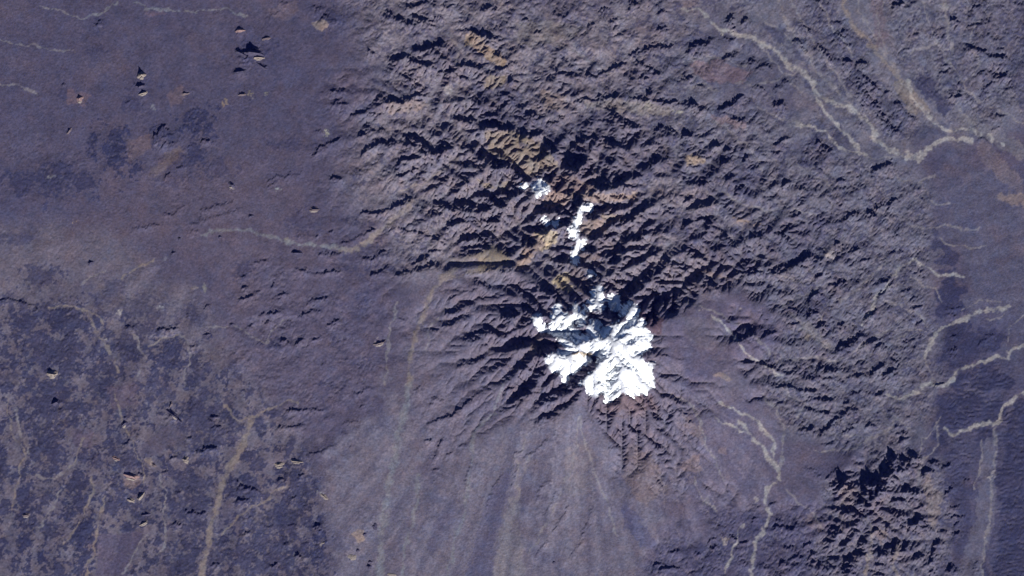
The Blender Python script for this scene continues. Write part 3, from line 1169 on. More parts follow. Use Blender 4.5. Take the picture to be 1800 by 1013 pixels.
patchr([(1640, 320), (1700, 250), (1760, 320), (2040, 330), (2040, 620), (1800, 660), (1720, 600), (1690, 480)], GRAVEL_C, 1, 10)
patchr([(1650, 560), (1720, 560), (1800, 680), (2040, 620), (2040, 1178), (1670, 1178), (1650, 800)], (.058, .057, .098), .9, 10)
patchr([(380, 380), (560, 420), (700, 520), (700, 640), (620, 720), (540, 800), (440, 760), (380, 600)], (.088, .076, .112), .7, 30)
patchr([(160, 300), (560, 250), (560, 450), (360, 480), (200, 420)], (.088, .072, .098), .6, 30)
patchr([(-240, 380), (170, 400), (330, 500), (430, 640), (540, 780), (570, 960), (600, 1178), (-240, 1178)], (.106, .094, .120), .9, 22)
lay(smooth((N_B - 0.4) / 2), (.10, .078, .098), .35)
lay(smooth((-N_B - 0.5) / 2), (.055, .054, .100), .35)

# dark rock of the low hills out on the plain
lay(np.minimum(1, DARKM * 1.15), DARK_C)
for t, poly, op in [
        ('B', [(740, 480), (900, 470), (960, 560), (1050, 640), (900, 690), (720, 640)], .5),
        ('B', [(1050, 640), (1200, 570), (1700, 670), (1800, 900), (1560, 960), (1300, 800), (1180, 860), (1060, 780)], .42),
        ('B', [(230, 40), (560, 150), (620, 300), (380, 330)], .3),
        ('B', [(850, -60), (1400, -60), (1320, 140), (1250, 130), (900, 110)], .38),
        ('B', [(1500, -60), (1800, -60), (1800, 200), (1600, 180)], .32),
        ('B', [(1100, 380), (1400, 420), (1550, 300), (1788, 240), (1788, 520), (1500, 510), (1230, 540)], .25),
        ('E', [(1560, 100), (1800, 120), (1800, 260), (1640, 240)], .4),
        ('F', [(0, 110), (140, 120), (300, 310), (370, 370), (150, 400), (0, 300)], .5),
        ('F', [(330, 180), (600, 100), (900, 100), (640, 320), (480, 400), (400, 300)], .3),
        ('C', [(0, 640), (120, 660), (60, 760), (0, 760)], .4),
        ('C', [(160, 580), (330, 460), (570, 400), (580, 560), (400, 640), (220, 660)], .4),
        ('C', [(440, 760), (700, 680), (860, 820), (760, 870), (460, 840)], .42),
        ('C', [(0, 860), (300, 800), (440, 860), (420, 1013), (0, 1013)], .35),
        ('C', [(190, 290), (380, 220), (560, 370), (480, 430), (250, 420)], .4),
        ('C', [(0, 230), (180, 180), (290, 180), (180, 300), (0, 310)], .45),
        ('C', [(830, 290), (1000, 350), (1060, 480), (1240, 640), (1150, 750), (1090, 700), (960, 540), (870, 380)], .45),
        ('C', [(650, -20), (800, 10), (860, 120), (960, 240), (900, 330), (830, 385), (770, 350), (700, 230), (640, 100)], .4),
        ('C', [(1400, 80), (1720, 0), (1720, 400), (1500, 520), (1350, 390), (1480, 240)], .28),
        ('C', [(345, 100), (400, 125), (540, 215), (640, 325), (730, 430), (835, 520), (770, 495), (690, 440), (640, 370), (560, 300), (500, 250), (400, 190)], .62),
        ('C', [(1185, 380), (1290, 425), (1405, 560), (1405, 640), (1330, 570), (1250, 490), (1205, 440)], .8),
        ('C', [(750, 660), (800, 660), (930, 780), (850, 780), (800, 740)], .55),
        ('C', [(720, 540), (780, 560), (920, 600), (820, 620)], .5),
        ('C', [(1180, 700), (1300, 660), (1480, 700), (1320, 740), (1230, 790), (1190, 770)], .45),
        ('C', [(1722, -60), (1850, -60), (1850, 560), (1722, 560)], .55),
        ('F', [(1300, 100), (1340, 180), (1345, 240), (1310, 230)], .6),
        ('F', [(1310, 240), (1370, 250), (1430, 340), (1425, 388), (1340, 392)], .75),
        ('F', [(1350, 440), (1400, 412), (1450, 440), (1490, 590), (1470, 645), (1360, 675)], .85),
        ('F', [(1370, 730), (1490, 665), (1500, 720), (1660, 740), (1665, 840), (1580, 870), (1440, 920), (1350, 890)], .75),
        ('F', [(1450, 935), (1600, 885), (1720, 925), (1745, 1020), (1380, 1020)], .8),
        ('F', [(790, 440), (850, 430), (885, 470), (840, 500), (800, 490)], .8),
        ('F', [(640, 590), (700, 500), (740, 570), (720, 640), (650, 640)], .7),
        ('F', [(780, 830), (950, 700), (1000, 700), (840, 850)], .45),
        ('F', [(0, 930), (120, 930), (120, 980), (0, 980)], .3),
        ('I', [(1340, 190), (1355, 40), (1560, 30), (1660, 120), (1650, 190), (1540, 220), (1430, 262), (1330, 230)], .75),
        ('I', [(1665, 210), (1800, 80), (2300, 60), (2300, 1500), (1640, 1500), (1655, 640)], .72),
        ('I', [(1310, 290), (1340, 230), (1400, 262), (1390, 340)], .8),
        ('I', [(1490, 250), (1590, 225), (1575, 300), (1500, 320)], .75),
        ('I', [(1290, 340), (1400, 340), (1530, 480), (1540, 560), (1510, 770), (1420, 900), (1380, 760), (1380, 520), (1280, 400)], .5),
        ('I', [(1540, 830), (1600, 870), (1610, 1050), (1520, 1050)], .6),
        ('I', [(370, 640), (430, 680), (420, 760), (300, 850), (340, 700)], .55),
        ('I', [(470, 690), (610, 740), (640, 900), (480, 960), (400, 1050), (380, 1050)], .35),
        ('I', [(0, 850), (150, 800), (260, 840), (220, 920), (30, 960)], .45),
        ('E', [(870, 560), (1000, 560), (1000, 640), (830, 690)], .35)]:
    m = ragged(tile(t, poly), 2.2, 7.0)
    lay(smooth((m - 0.5 + .25 * N_A * (m > 0.02)) / 0.5 + 0.5), DARK_C, op)
# mottled dark outcrops through the eastern and northern ranges
lay(smooth((spectral(1.0, 5, 60, 94) - .35) / .5) * np.clip((RUGGED - .3) * 3, 0, 1) * (WX > 560), (.036, .037, .076), .66)

# ochre, tan and pink ground along the old crater rim and in the ranges
for t, poly, col, op in [
        ('R', [(520, 560), (600, 505), (640, 540), (720, 540), (700, 640), (560, 700), (500, 690)], OCHRE_C, .6),
        ('R', [(420, 600), (520, 570), (600, 640), (540, 720), (420, 860), (330, 900), (380, 760)], TAN_C, .8),
        ('R', [(0, 730), (180, 660), (300, 780), (200, 860), (0, 900)], (.17, .14, .105), .7),
        ('R', [(640, 1000), (700, 920), (800, 880), (830, 960), (780, 1040)], OCHRE_C, .65),
        ('R', [(620, 220), (760, 20), (860, 80), (1000, 200), (1240, 220), (1440, 190), (1400, 260), (1060, 290), (860, 230), (780, 330), (560, 330)], (.27, .20, .17), .9),
        ('R', [(860, 520), (900, 470), (1060, 430), (1180, 520), (1020, 590), (900, 560)], TAN_C, .7),
        ('R', [(1090, 420), (1250, 390), (1280, 430), (1180, 480)], (.22, .18, .14), .7),
        ('R', [(0, 90), (180, 150), (280, 80), (240, 190), (60, 150)], (.20, .165, .12), .7),
        ('R', [(840, 870), (930, 890), (1010, 1013), (830, 1013)], (.115, .092, .092), .8),
        ('R', [(890, 740), (1100, 740), (1060, 800), (900, 800)], (.125, .096, .092), .7),
        ('E', [(1010, 740), (1100, 770), (1060, 830), (980, 850)], TAN_C, .8),
        ('P', [(400, 20), (500, 30), (460, 80), (540, 90), (520, 140), (430, 130)], OCHRE_C, .7),
        ('P', [(520, 30), (640, 20), (660, 130), (560, 150)], (.115, .092, .092), .8),
        ('P', [(380, 430), (500, 420), (520, 490), (420, 500)], OCHRE_C, .6),
        ('P', [(520, 590), (660, 570), (680, 650), (580, 660), (520, 640)], OCHRE_C, .75),
        ('P', [(980, 680), (1040, 690), (1120, 760), (1080, 790)], (.19, .145, .10), .7),
        ('P', [(800, 880), (1100, 880), (1180, 1013), (780, 1013)], REDDISH_C, .38),
        ('P', [(1010, 280), (1200, 330), (1180, 480), (1060, 400)], (.075, .048, .062), .75),
        ('B', [(680, 150), (760, 230), (880, 330), (850, 360), (760, 310), (700, 260), (640, 230)], (.21, .155, .115), .85),
        ('B', [(760, 690), (900, 690), (1050, 760), (1140, 870), (1000, 930), (860, 840), (760, 800)], (.20, .16, .115), .7),
        ('B', [(930, 120), (1080, 110), (1280, 150), (1200, 210), (1000, 250), (920, 220)], (.140, .124, .122), .5),
        ('B', [(740, 400), (850, 400), (860, 450), (750, 470)], (.19, .15, .11), .7),
        ('B', [(540, 460), (580, 450), (590, 490), (550, 500)], PALE_C, .7),
        ('B', [(240, 540), (460, 530), (420, 580), (260, 600)], TAN_C, .5),
        ('B', [(1040, 480), (1180, 500), (1160, 580), (1060, 590)], TAN_C, .45),
        ('B', [(1230, 540), (1420, 520), (1720, 560), (1720, 620), (1560, 600), (1380, 580)], (.14, .125, .125), .7),
        ('B', [(1080, 920), (1200, 920), (1350, 1000), (1100, 1013)], (.16, .115, .105), .8),
        ('C', [(0, 810), (100, 820), (130, 850), (20, 870)], (.24, .185, .13), .8),
        ('C', [(20, 330), (180, 310), (360, 390), (320, 440), (140, 440), (60, 380)], PINK_C, .5),
        ('C', [(130, 600), (330, 640), (330, 680), (150, 640)], (.16, .105, .105), .5),
        ('C', [(1100, 420), (1180, 430), (1300, 580), (1200, 600), (1130, 500)], (.15, .125, .105), .6),
        ('C', [(980, 0), (1050, 0), (1070, 270), (1010, 240), (1000, 120)], (.12, .092, .11), .6),
        ('C', [(1560, 740), (1620, 760), (1690, 850), (1788, 950), (1788, 1040), (1640, 920), (1540, 800)], (.130, .108, .120), .5),
        ('C', [(1420, 580), (1560, 640), (1780, 760), (1788, 850), (1640, 760), (1480, 680)], (.125, .118, .135), .6),
        ('F', [(240, 115), (340, 140), (420, 170), (360, 170), (270, 140)], (.24, .18, .14), .8),
        ('F', [(740, 320), (790, 280), (800, 320), (750, 340)], PALE_C, .8),
        ('F', [(40, 395), (110, 400), (220, 440), (150, 450)], (.21, .155, .13), .7),
        ('F', [(160, 930), (200, 940), (270, 980), (220, 980)], TAN_C, .6),
        ('F', [(600, 700), (660, 660), (790, 820), (740, 810)], (.14, .13, .13), .55),
        ('F', [(1640, 0), (1800, 0), (1800, 70), (1660, 40)], TAN_C, .5),
        ('A', [(660, 740), (800, 700), (760, 800), (680, 860)], (.115, .085, .092), .55),
        ('A', [(870, 800), (940, 760), (960, 800), (860, 900), (760, 930)], (.115, .088, .088), .6),
        ('A', [(880, 470), (960, 450), (960, 540), (890, 560)], (.125, .090, .098), .5),
        ('A', [(1380, 60), (1560, 0), (1560, 60), (1500, 120)], (.115, .088, .104), .5),
        ('A', [(1640, 120), (1720, 110), (1710, 160), (1650, 155)], (.21, .165, .14), .7),
        ('A', [(770, 60), (880, 62), (870, 80), (770, 80)], (.12, .082, .10), .5),
        ('A', [(350, 470), (470, 500), (430, 560), (360, 540)], (.125, .088, .104), .6),
        ('G', [(640, 500), (720, 490), (735, 540), (680, 560)], (.135, .098, .098), .8),
        ('G', [(560, 20), (700, 0), (720, 120), (580, 140)], (.085, .066, .092), .7),
        ('G', [(740, 340), (880, 220), (990, 290), (960, 340), (880, 330), (840, 370), (750, 380)], (.075, .065, .092), .9),
        ('G', [(520, 800), (760, 780), (720, 850), (640, 1020), (500, 1040)], (.072, .062, .098), .9),
        ('G', [(370, 240), (480, 240), (470, 340), (380, 330)], (.085, .066, .095), .7),
        ('G', [(740, 395), (790, 395), (800, 430), (770, 435)], (.20, .16, .14), .8),
        ('H', [(1180, 330), (1260, 290), (1340, 380), (1330, 560), (1220, 600), (1150, 560)], (.122, .108, .128), .6),
        ('H', [(880, 600), (930, 580), (940, 800), (965, 1060), (795, 1060), (825, 800)], (.134, .125, .146), .8),
        ('H', [(830, 480), (890, 470), (855, 650), (805, 820), (785, 1060), (625, 1060), (700, 820), (770, 600)], (.078, .074, .118), .8),
        ('H', [(510, 680), (600, 660), (570, 800), (480, 900), (440, 860)], (.082, .078, .12), .7),
        ('H', [(1465, 620), (1570, 700), (1660, 860), (1560, 850), (1480, 740)], (.068, .068, .118), .85),
        ('H', [(1500, 300), (1640, 400), (1720, 560), (1580, 640), (1470, 500)], (.130, .100, .100), .55),
        ('H', [(1340, 60), (1560, 60), (1620, 160), (1480, 190), (1330, 140)], (.125, .092, .096), .5),
        ('H', [(60, 790), (110, 770), (120, 830), (80, 860)], TAN_C, .7),
        ('I', [(0, 150), (110, 260), (120, 330), (0, 240)], (.14, .108, .108), .5),
        ('I', [(0, 390), (80, 380), (100, 460), (0, 470)], (.165, .125, .125), .5),
        ('I', [(170, 330), (230, 330), (230, 380), (180, 370)], (.165, .125, .135), .6),
        ('I', [(1255, 490), (1290, 480), (1320, 570), (1375, 560), (1320, 770), (1295, 740), (1270, 600)], (.135, .115, .120), .9),
        ('I', [(810, 560), (870, 530), (910, 560), (900, 640), (850, 650)], (.145, .120, .122), .8),
        ('I', [(990, 760), (1040, 760), (1080, 800), (1030, 840)], (.135, .108, .108), .8),
        ('I', [(1570, 330), (1640, 240), (1640, 700), (1545, 1060), (1415, 1060), (1520, 760), (1545, 560)], (.094, .090, .126), .85),
        ('I', [(650, 680), (730, 720), (740, 790), (640, 740)], (.135, .105, .112), .5),
        ('F', [(0, 640), (180, 660), (260, 760), (200, 820), (60, 800), (0, 720)], (.105, .096, .122), .5)]:
    patch(tile(t, poly), col, min(1, op * 1.25 if t in 'RPB' else op), 2.0, .22)

# pale specks of bare rock, salt and dry silt
for x, y, r, col in [(670, 601, 5, PALE_C), (662, 606, 5, PALE_C), (208, 550, 4, PALE_C), (186, 597, 4, (.17, .16, .17)), (410, 331, 3.5, PALE_C), (1740, 837, 5, PALE_C),
                     (1329, 877, 5, PALE_C), (280, 540, 5, (.17, .165, .18)), (266, 188, 6, (.14, .14, .16)), (130, 390, 3, TAN_C), (575, 233, 4, (.24, .23, .19)), (488, 332, 4, (.17, .19, .2)),
                     (1232, 545, 3, PALE_C), (1300, 543, 3, (.2, .19, .2)), (1455, 444, 6, PALE_C), (1445, 560, 6, (.18, .16, .16)), (565, 955, 4, PALE_C), (46, 907, 4, (.17, .17, .18)),
                     (88, 310, 5, (.13, .13, .15)), (340, 505, 5, (.15, .13, .13)), (360, 508, 5, (.15, .14, .13)), (290, 455, 4, (.13, .12, .15)), (505, 425, 6, (.17, .15, .12)),
                     (92, 661, 5, (.2, .19, .18)), (562, 866, 4, (.2, .2, .2)), (440, 165, 5, (.17, .15, .12)), (395, 180, 5, (.17, .13, .1)), (470, 165, 4, (.15, .14, .12)),
                     (1420, 595, 6, (.15, .13, .12)), (1190, 198, 6, (.2, .19, .17)), (1140, 185, 8, (.17, .165, .155)), (1270, 55, 7, (.24, .22, .19)), (1375, 80, 4, (.2, .19, .19)),
                     (1660, 10, 8, (.15, .15, .16)), (1240, 880, 8, (.13, .12, .14)), (1275, 950, 5, (.2, .17, .16))]:
    blob(x, y, r, r, col, .9, 0, .3, .6)

# wash streaks that fan out down the slopes
for ax, ay, amt, poly in [(1005, 420, .27, [(540, 800), (640, 740), (700, 640), (740, 720), (800, 860), (900, 745), (1010, 715), (1090, 850), (1160, 960), (1150, 1178), (610, 1178), (575, 960)]),
                          (1090, 560, .22, [(1100, 700), (1200, 660), (1330, 720), (1380, 850), (1320, 890), (1160, 960), (1080, 840)]),
                          (420, 200, .22, [(-200, 500), (330, 500), (560, 780), (600, 1100), (-200, 1100)]),
                          (1200, 600, .18, [(1650, 330), (1690, 250), (2000, 250), (2000, 640), (1790, 650), (1690, 540)])]:
    m = ragged(poly, 9)
    th = np.arctan2(WX - ax, WY - ay)
    rr = np.hypot(WX - ax, WY - ay)
    r1 = np.random.default_rng(int(ax))
    st = np.zeros_like(th)
    for f in (19, 33, 52, 81, 130, 190, 260, 340, 430):
        st += np.sin(th * f + r1.uniform(0, 6.28) + .45 * N_D + rr * r1.uniform(-.004, .004)) * f ** -.2 * (.6 + .4 * np.sin(rr * .017 + f))
    st /= st.std()
    ALB *= 1 + (m * amt * .55 * np.clip(st, -1.6, 2.0))[..., None] * np.array([1, 1, .8])

# sediment: pale in the dry beds, a little lighter where the runnels gather, darker on bare rock
COLS = {'p': (.235, .225, .225), 't': (.185, .155, .130), 'g': (.165, .154, .166), 'b': (.150, .154, .172)}
for k, op in (('g', .72), ('t', .6), ('b', .65), ('p', .85)):
    lay(BEDCOL[k] * np.clip(1 + 0.3 * N_A, .3, 1.3), COLS[k], op)
rise = Z - blur(Z, 3.2)                      # bare dark rock on the crests, pale silt in the hollows
lay(smooth((rise / 12 - .25) / 1.1) * np.clip(RUGGED * 1.5, 0, 1), (.052, .048, .076), .28)
lay(smooth((-rise / 12 - .25) / 1.1) * np.clip(RUGGED * 1.5, 0, 1), (.165, .148, .156), .26)
lacc = np.log10(ACC + 1)
lay(smooth((lacc - 1.6) / 1.6) * (RUGGED > .1), (.125, .112, .126), .20)
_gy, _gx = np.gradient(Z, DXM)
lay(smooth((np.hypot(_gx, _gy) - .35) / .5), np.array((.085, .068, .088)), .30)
ALB *= (1 + 0.07 * N_C + 0.035 * np.random.default_rng(9).standard_normal((NY, NX)) + 0.05 * N_A + 0.05 * N_D)[..., None]
ALB *= 1 + (0.035 * spectral(1.0, 8, 90, 45)[..., None] * np.array([1.0, 0.1, -0.7]))
ALB = np.clip(ALB, .012, .6)
# ---- materials ---------------------------------------------------------------
def material(name, rough=0.95):
    m = bpy.data.materials.new(name)
    m.use_nodes = True
    b = m.node_tree.nodes['Principled BSDF']
    b.inputs['Roughness'].default_value = rough
    b.inputs['Specular IOR Level'].default_value = 0.05
    return m, m.node_tree, b


def noise_node(nt, scale, detail=6, rough=0.6):
    tc = nt.nodes.new('ShaderNodeTexCoord')
    n = nt.nodes.new('ShaderNodeTexNoise')
    n.inputs['Scale'].default_value = scale
    n.inputs['Detail'].default_value = detail
    n.inputs['Roughness'].default_value = rough
    nt.links.new(tc.outputs['Object'], n.inputs['Vector'])
    return n


def grain(nt, b, colour_socket, amount, scale, bump):
    """mottle a colour and roughen the surface at a size below the mesh"""
    n = noise_node(nt, scale)
    mr = nt.nodes.new('ShaderNodeMapRange')
    mr.inputs['From Min'].default_value = 0.25
    mr.inputs['From Max'].default_value = 0.75
    mr.inputs['To Min'].default_value = 1 - amount
    mr.inputs['To Max'].default_value = 1 + amount
    nt.links.new(n.outputs[0], mr.inputs['Value'])
    mul = nt.nodes.new('ShaderNodeVectorMath')
    mul.operation = 'SCALE'
    nt.links.new(colour_socket, mul.inputs[0])
    nt.links.new(mr.outputs[0], mul.inputs['Scale'])
    nt.links.new(mul.outputs[0], b.inputs['Base Color'])
    bp = nt.nodes.new('ShaderNodeBump')
    bp.inputs['Strength'].default_value = 0.9
    bp.inputs['Distance'].default_value = bump
    n2 = noise_node(nt, scale * 0.7, 5)
    nt.links.new(n2.outputs[0], bp.inputs['Height'])
    nt.links.new(bp.outputs[0], b.inputs['Normal'])


def solid(name, col, amount, scale, bump):
    m, nt, b = material(name)
    rgb = nt.nodes.new('ShaderNodeRGB')
    rgb.outputs[0].default_value = (*col, 1)
    grain(nt, b, rgb.outputs[0], amount, scale, bump)
    return m


GROUND, _nt, _b = material('ground')
_at = _nt.nodes.new('ShaderNodeAttribute')
_at.attribute_name = 'albedo'
grain(_nt, _b, _at.outputs['Color'], 0.22, 1 / 95.0, 24.0)
SNOW = solid('snow', (.88, .92, .95), 0.05, 1 / 150.0, 12.0)
ROCK = {'dark': solid('dark_rock', (.055, .050, .078), 0.25, 1 / 90.0, 30.0),
        'brown': solid('brown_rock', (.110, .088, .092), 0.25, 1 / 90.0, 30.0),
        'pale': solid('pale_rock', (.190, .160, .140), 0.22, 1 / 90.0, 25.0),
        'pink': solid('pinkish_rock', (.185, .125, .120), 0.22, 1 / 90.0, 25.0)}
SCREE = solid('scree', (.19, .165, .15), 0.2, 1 / 60.0, 10.0)

# ---- the ground, cut into its kinds of land ---------------------------------
PXW = (GX - 900) * PX
PYW = (506.5 - GY) * PX
FNX, FNY = NX - 1, NY - 1
CXW = (WX[:-1, :-1] + WX[1:, 1:]) / 2 + 2.5 * N_D[:-1, :-1]
CYW = (WY[:-1, :-1] + WY[1:, 1:]) / 2 + 2.5 * N_A[:-1, :-1]
REGION = np.zeros((FNY, FNX), int)
LANDS = [('plain', 'wide purplish grey desert plain west of the mountains', 'plain')]


def claim(name, label, cat, poly):
    LANDS.append((name, label, cat))
    m = inside(poly)[:-1, :-1] > 0.5
    REGION[m] = len(LANDS) - 1


claim('hills', 'low dark dissected hills and sandy flats in the southwest corner', 'hills',
      [(-240, 540), (90, 530), (240, 560), (330, 600), (430, 660), (540, 790), (575, 960), (600, 1178), (-240, 1178)])
claim('mountains', 'rugged brown mountain range of broken ridges north of the snowy volcano', 'mountains',
      [(560, -165), (590, 60), (640, 120), (560, 240), (540, 330), (600, 420), (560, 470), (700, 500), (800, 460), (920, 440), (1010, 490), (1100, 510), (1300, 470), (1400, 400),
       (1430, 300), (1380, 170), (1260, 60), (1220, -165)])
claim('hills', 'grey northeastern ridges in long strips between pale dry valleys', 'hills',
      [(1220, -165), (1260, 60), (1380, 170), (1430, 240), (1580, 285), (1690, 245), (1780, 215), (2040, 200), (2040, -165)])
claim('hills', 'finely dissected grey badland hills east of the volcano', 'hills',
      [(1400, 400), (1430, 240), (1580, 285), (1650, 330), (1650, 560), (1650, 740), (1560, 790), (1470, 830), (1370, 800), (1310, 640), (1290, 560), (1380, 560), (1300, 470)])
claim('volcano', 'broad eroded volcano with radiating ridges around its snow covered top', 'volcano',
      [(400, 640), (410, 460), (560, 470), (700, 500), (800, 460), (920, 440), (1010, 490), (1100, 510), (1300, 470), (1380, 560), (1290, 560), (1310, 640), (1370, 800), (1340, 890),
       (1160, 960), (1090, 850), (1010, 725), (900, 750), (800, 860), (730, 850), (690, 690), (620, 760), (540, 800), (480, 740)])
claim('alluvial_fan', 'smooth grey alluvial fan spreading south from the foot of the volcano', 'alluvial fan',
      [(540, 800), (620, 760), (690, 690), (730, 850), (800, 860), (900, 750), (1010, 725), (1090, 850), (1160, 960), (1150, 1178), (600, 1178), (575, 960)])
claim('hills', 'bluish dark broken hills along the southern edge below the braided dry wash', 'hills',
      [(1150, 1178), (1160, 960), (1340, 885), (1470, 900), (1440, 1178)])
claim('hills', 'steep knobby lava dome massif with a black northern scarp', 'lava dome',
      [(1440, 1178), (1470, 840), (1560, 785), (1660, 790), (1670, 960), (1660, 1178)])
claim('plateau', 'dark rippled plateau in the southeast cut by pale dry washes', 'plateau',
      [(1650, 560), (1700, 540), (1790, 650), (2040, 610), (2040, 1178), (1660, 1178), (1670, 960), (1660, 790), (1650, 740)])
claim('plain', 'smooth bluish grey gravel plain on the eastern edge', 'plain',
      [(1650, 330), (1690, 245), (1780, 240), (2040, 240), (2040, 610), (1790, 650), (1700, 540), (1650, 560)])

RIVER_LABELS = {
    1: 'pale winding main dry riverbed crossing the northeastern hills',
    3: 'thin pale dry riverbed splitting off the main northeastern riverbed southward',
    4: 'pale dry riverbed looping along the southwest side of the northeastern ridges',
    6: 'broad tan dry valley coming down from the top between northeastern ridges',
    7: 'pale dry wash passing the smooth dark hill in the northeast',
    8: 'narrow pale dry wash just north of the main northeastern riverbed',
    12: 'broad bluish pale dry wash running west out of the mountains onto the plain',
    17: 'curved tan dry riverbed bending around the western foot of the volcano',
    18: 'broad tan valley floor descending southwest from the ochre crater rim',
    19: 'tan straight valley floor running southwest through the western mountains',
    20: 'pale dry riverbed leading from the badlands onto the eastern gravel plain',
    21: 'bright pale dry riverbed crossing the dark plateau to the eastern edge',
    22: 'pale dry gully climbing diagonally through the eastern badland hills',
    37: 'wide tan sandy wash running south between dark southwestern hills',
    40: 'long bluish pale streak of dry wash down the western side of the fan',
    42: 'bluish pale dry wash curving down the middle of the alluvial fan',
    44: 'pale dry wash forming the right fork above the southern junction',
    45: 'pale dry riverbed draining the southeastern volcano flank to the southern edge',
    50: 'thin pale dry wash between badland hills and the dark plateau',
    51: 'pale zigzag dry wash rising across the dark southeastern plateau'}
for k, b in enumerate(BEDS):
    if b is None or k not in RIVER_LABELS:
        continue
    w, cl, sl, dist, v = b
    LANDS.append(('riverbed', RIVER_LABELS[k], 'riverbed'))
    m = np.zeros((NY, NX), bool)
    m[sl] = dist < max(0.75 * w, 1.3)
    REGION[m[:-1, :-1]] = len(LANDS) - 1

SNOW_PATCHES = [
    ('largest bright snowfield covering the southeastern side of the summit', 'E',
     [(1385, 700), (1480, 665), (1550, 650), (1592, 700), (1620, 760), (1605, 810), (1545, 835), (1575, 880), (1640, 925), (1605, 950), (1640, 1000), (1590, 1035), (1545, 1058),
      (1500, 1045), (1440, 1040), (1392, 1090), (1365, 1035), (1320, 1055), (1255, 1005), (1265, 960), (1335, 920), (1350, 850), (1385, 780)]),
    ('white snowfield on the southwestern shoulder of the summit beside ochre rock', 'E',
     [(1070, 880), (1100, 838), (1180, 825), (1225, 850), (1290, 860), (1310, 880), (1270, 890), (1225, 930), (1185, 935), (1180, 990), (1160, 975), (1140, 922), (1090, 925)]),
    ('white snow basin on the western side of the summit crater', 'E',
     [(1100, 660), (1112, 600), (1135, 570), (1150, 640), (1180, 620), (1208, 650), (1218, 700), (1240, 745), (1305, 745), (1312, 765), (1260, 790), (1230, 825), (1180, 820),
      (1165, 780), (1110, 745), (1085, 720)]),
    ('narrow forked snow tongue between black rock ribs in the summit crater', 'E',
     [(1205, 590), (1232, 580), (1240, 620), (1270, 590), (1285, 650), (1255, 705), (1235, 665)]),
    ('streaky snow tongue at the northern rim of the summit crater', 'E',
     [(1290, 600), (1310, 530), (1340, 480), (1372, 500), (1372, 560), (1352, 625), (1325, 610)]),
    ('small snow patch high on the northeastern crater rim', 'E',
     [(1385, 535), (1445, 535), (1455, 605), (1415, 605)]),
    ('snow patch on the outer northeastern slope just above the dark crater wall', 'E',
     [(1470, 600), (1500, 565), (1555, 600), (1535, 655), (1490, 662), (1460, 640)]),
    ('small snow patch in the middle of the summit crater under the dark wall', 'E',
     [(1300, 665), (1355, 680), (1355, 722), (1310, 742), (1288, 710)]),
    ('ragged snow patch at the western edge of the summit among dark ridges', 'E',
     [(995, 650), (1050, 628), (1042, 680), (1078, 700), (1050, 732), (1028, 700)]),
    ('long thin snow cornice along the ridge north of the volcano', 'E',
     [(1235, 115), (1248, 78), (1300, 58), (1312, 76), (1265, 102), (1245, 160), (1228, 180), (1246, 230), (1215, 250), (1188, 215), (1200, 180)]),
    ('thin snow strip on the narrow ridge between cornice and summit', 'E',
     [(1212, 375), (1207, 310), (1232, 260), (1278, 238), (1284, 262), (1242, 292), (1234, 330), (1228, 375)]),
    ('pale snow patch below the black scarp at the northern crater', 'R',
     [(500, 130), (530, 80), (570, 130), (620, 140), (600, 200), (545, 215), (510, 260), (490, 170), (380, 150), (370, 120), (440, 130)]),
    ('small snow patch in the dark gully west of the cornice', 'R', [(585, 470), (570, 440), (615, 410), (640, 430), (620, 480)]),
    ('tiny snow sliver in the shaded gully beside the cornice', 'R', [(665, 520), (690, 430), (712, 430), (695, 520)]),
    ('little snow patch beside the dark notch south of the thin strip', 'R', [(965, 900), (1000, 880), (1020, 930), (985, 950)]),
    ('small snow patch on the eastern flank beside a dark red ridge', 'P', [(1050, 680), (1090, 650), (1130, 680), (1110, 730), (1060, 710)]),
    ('snow bank joining the crater snow to the largest snowfield below the dark wall', 'P', [(690, 430), (800, 400), (810, 470), (740, 560), (690, 600), (640, 540), (600, 500), (650, 480)]),
    ('broken snow strip north of the ochre rock in the middle of the summit', 'P', [(470, 480), (560, 470), (640, 520), (680, 560), (600, 580), (520, 570), (470, 540)]),
    ('thin snow tail running down the southern slope below the largest snowfield', 'P', [(770, 870), (800, 860), (806, 950), (776, 955)])]
_dust = np.zeros((NY, NX))
for _, t, poly in SNOW_PATCHES:
    _dust = np.maximum(_dust, inside(tile(t, poly), 3.0))
lay(smooth((_dust - .12 + .16 * N_A + .10 * N_C) / .5) * smooth(_dust / .2), (.60, .63, .67), .7)      # a thin broken dusting round the snow
# true normals of the whole sheet, so that the cuts do not show
NRM = np.dstack([-_gx, _gy, np.ones_like(Z)])
NRM /= np.linalg.norm(NRM, axis=2, keepdims=True)


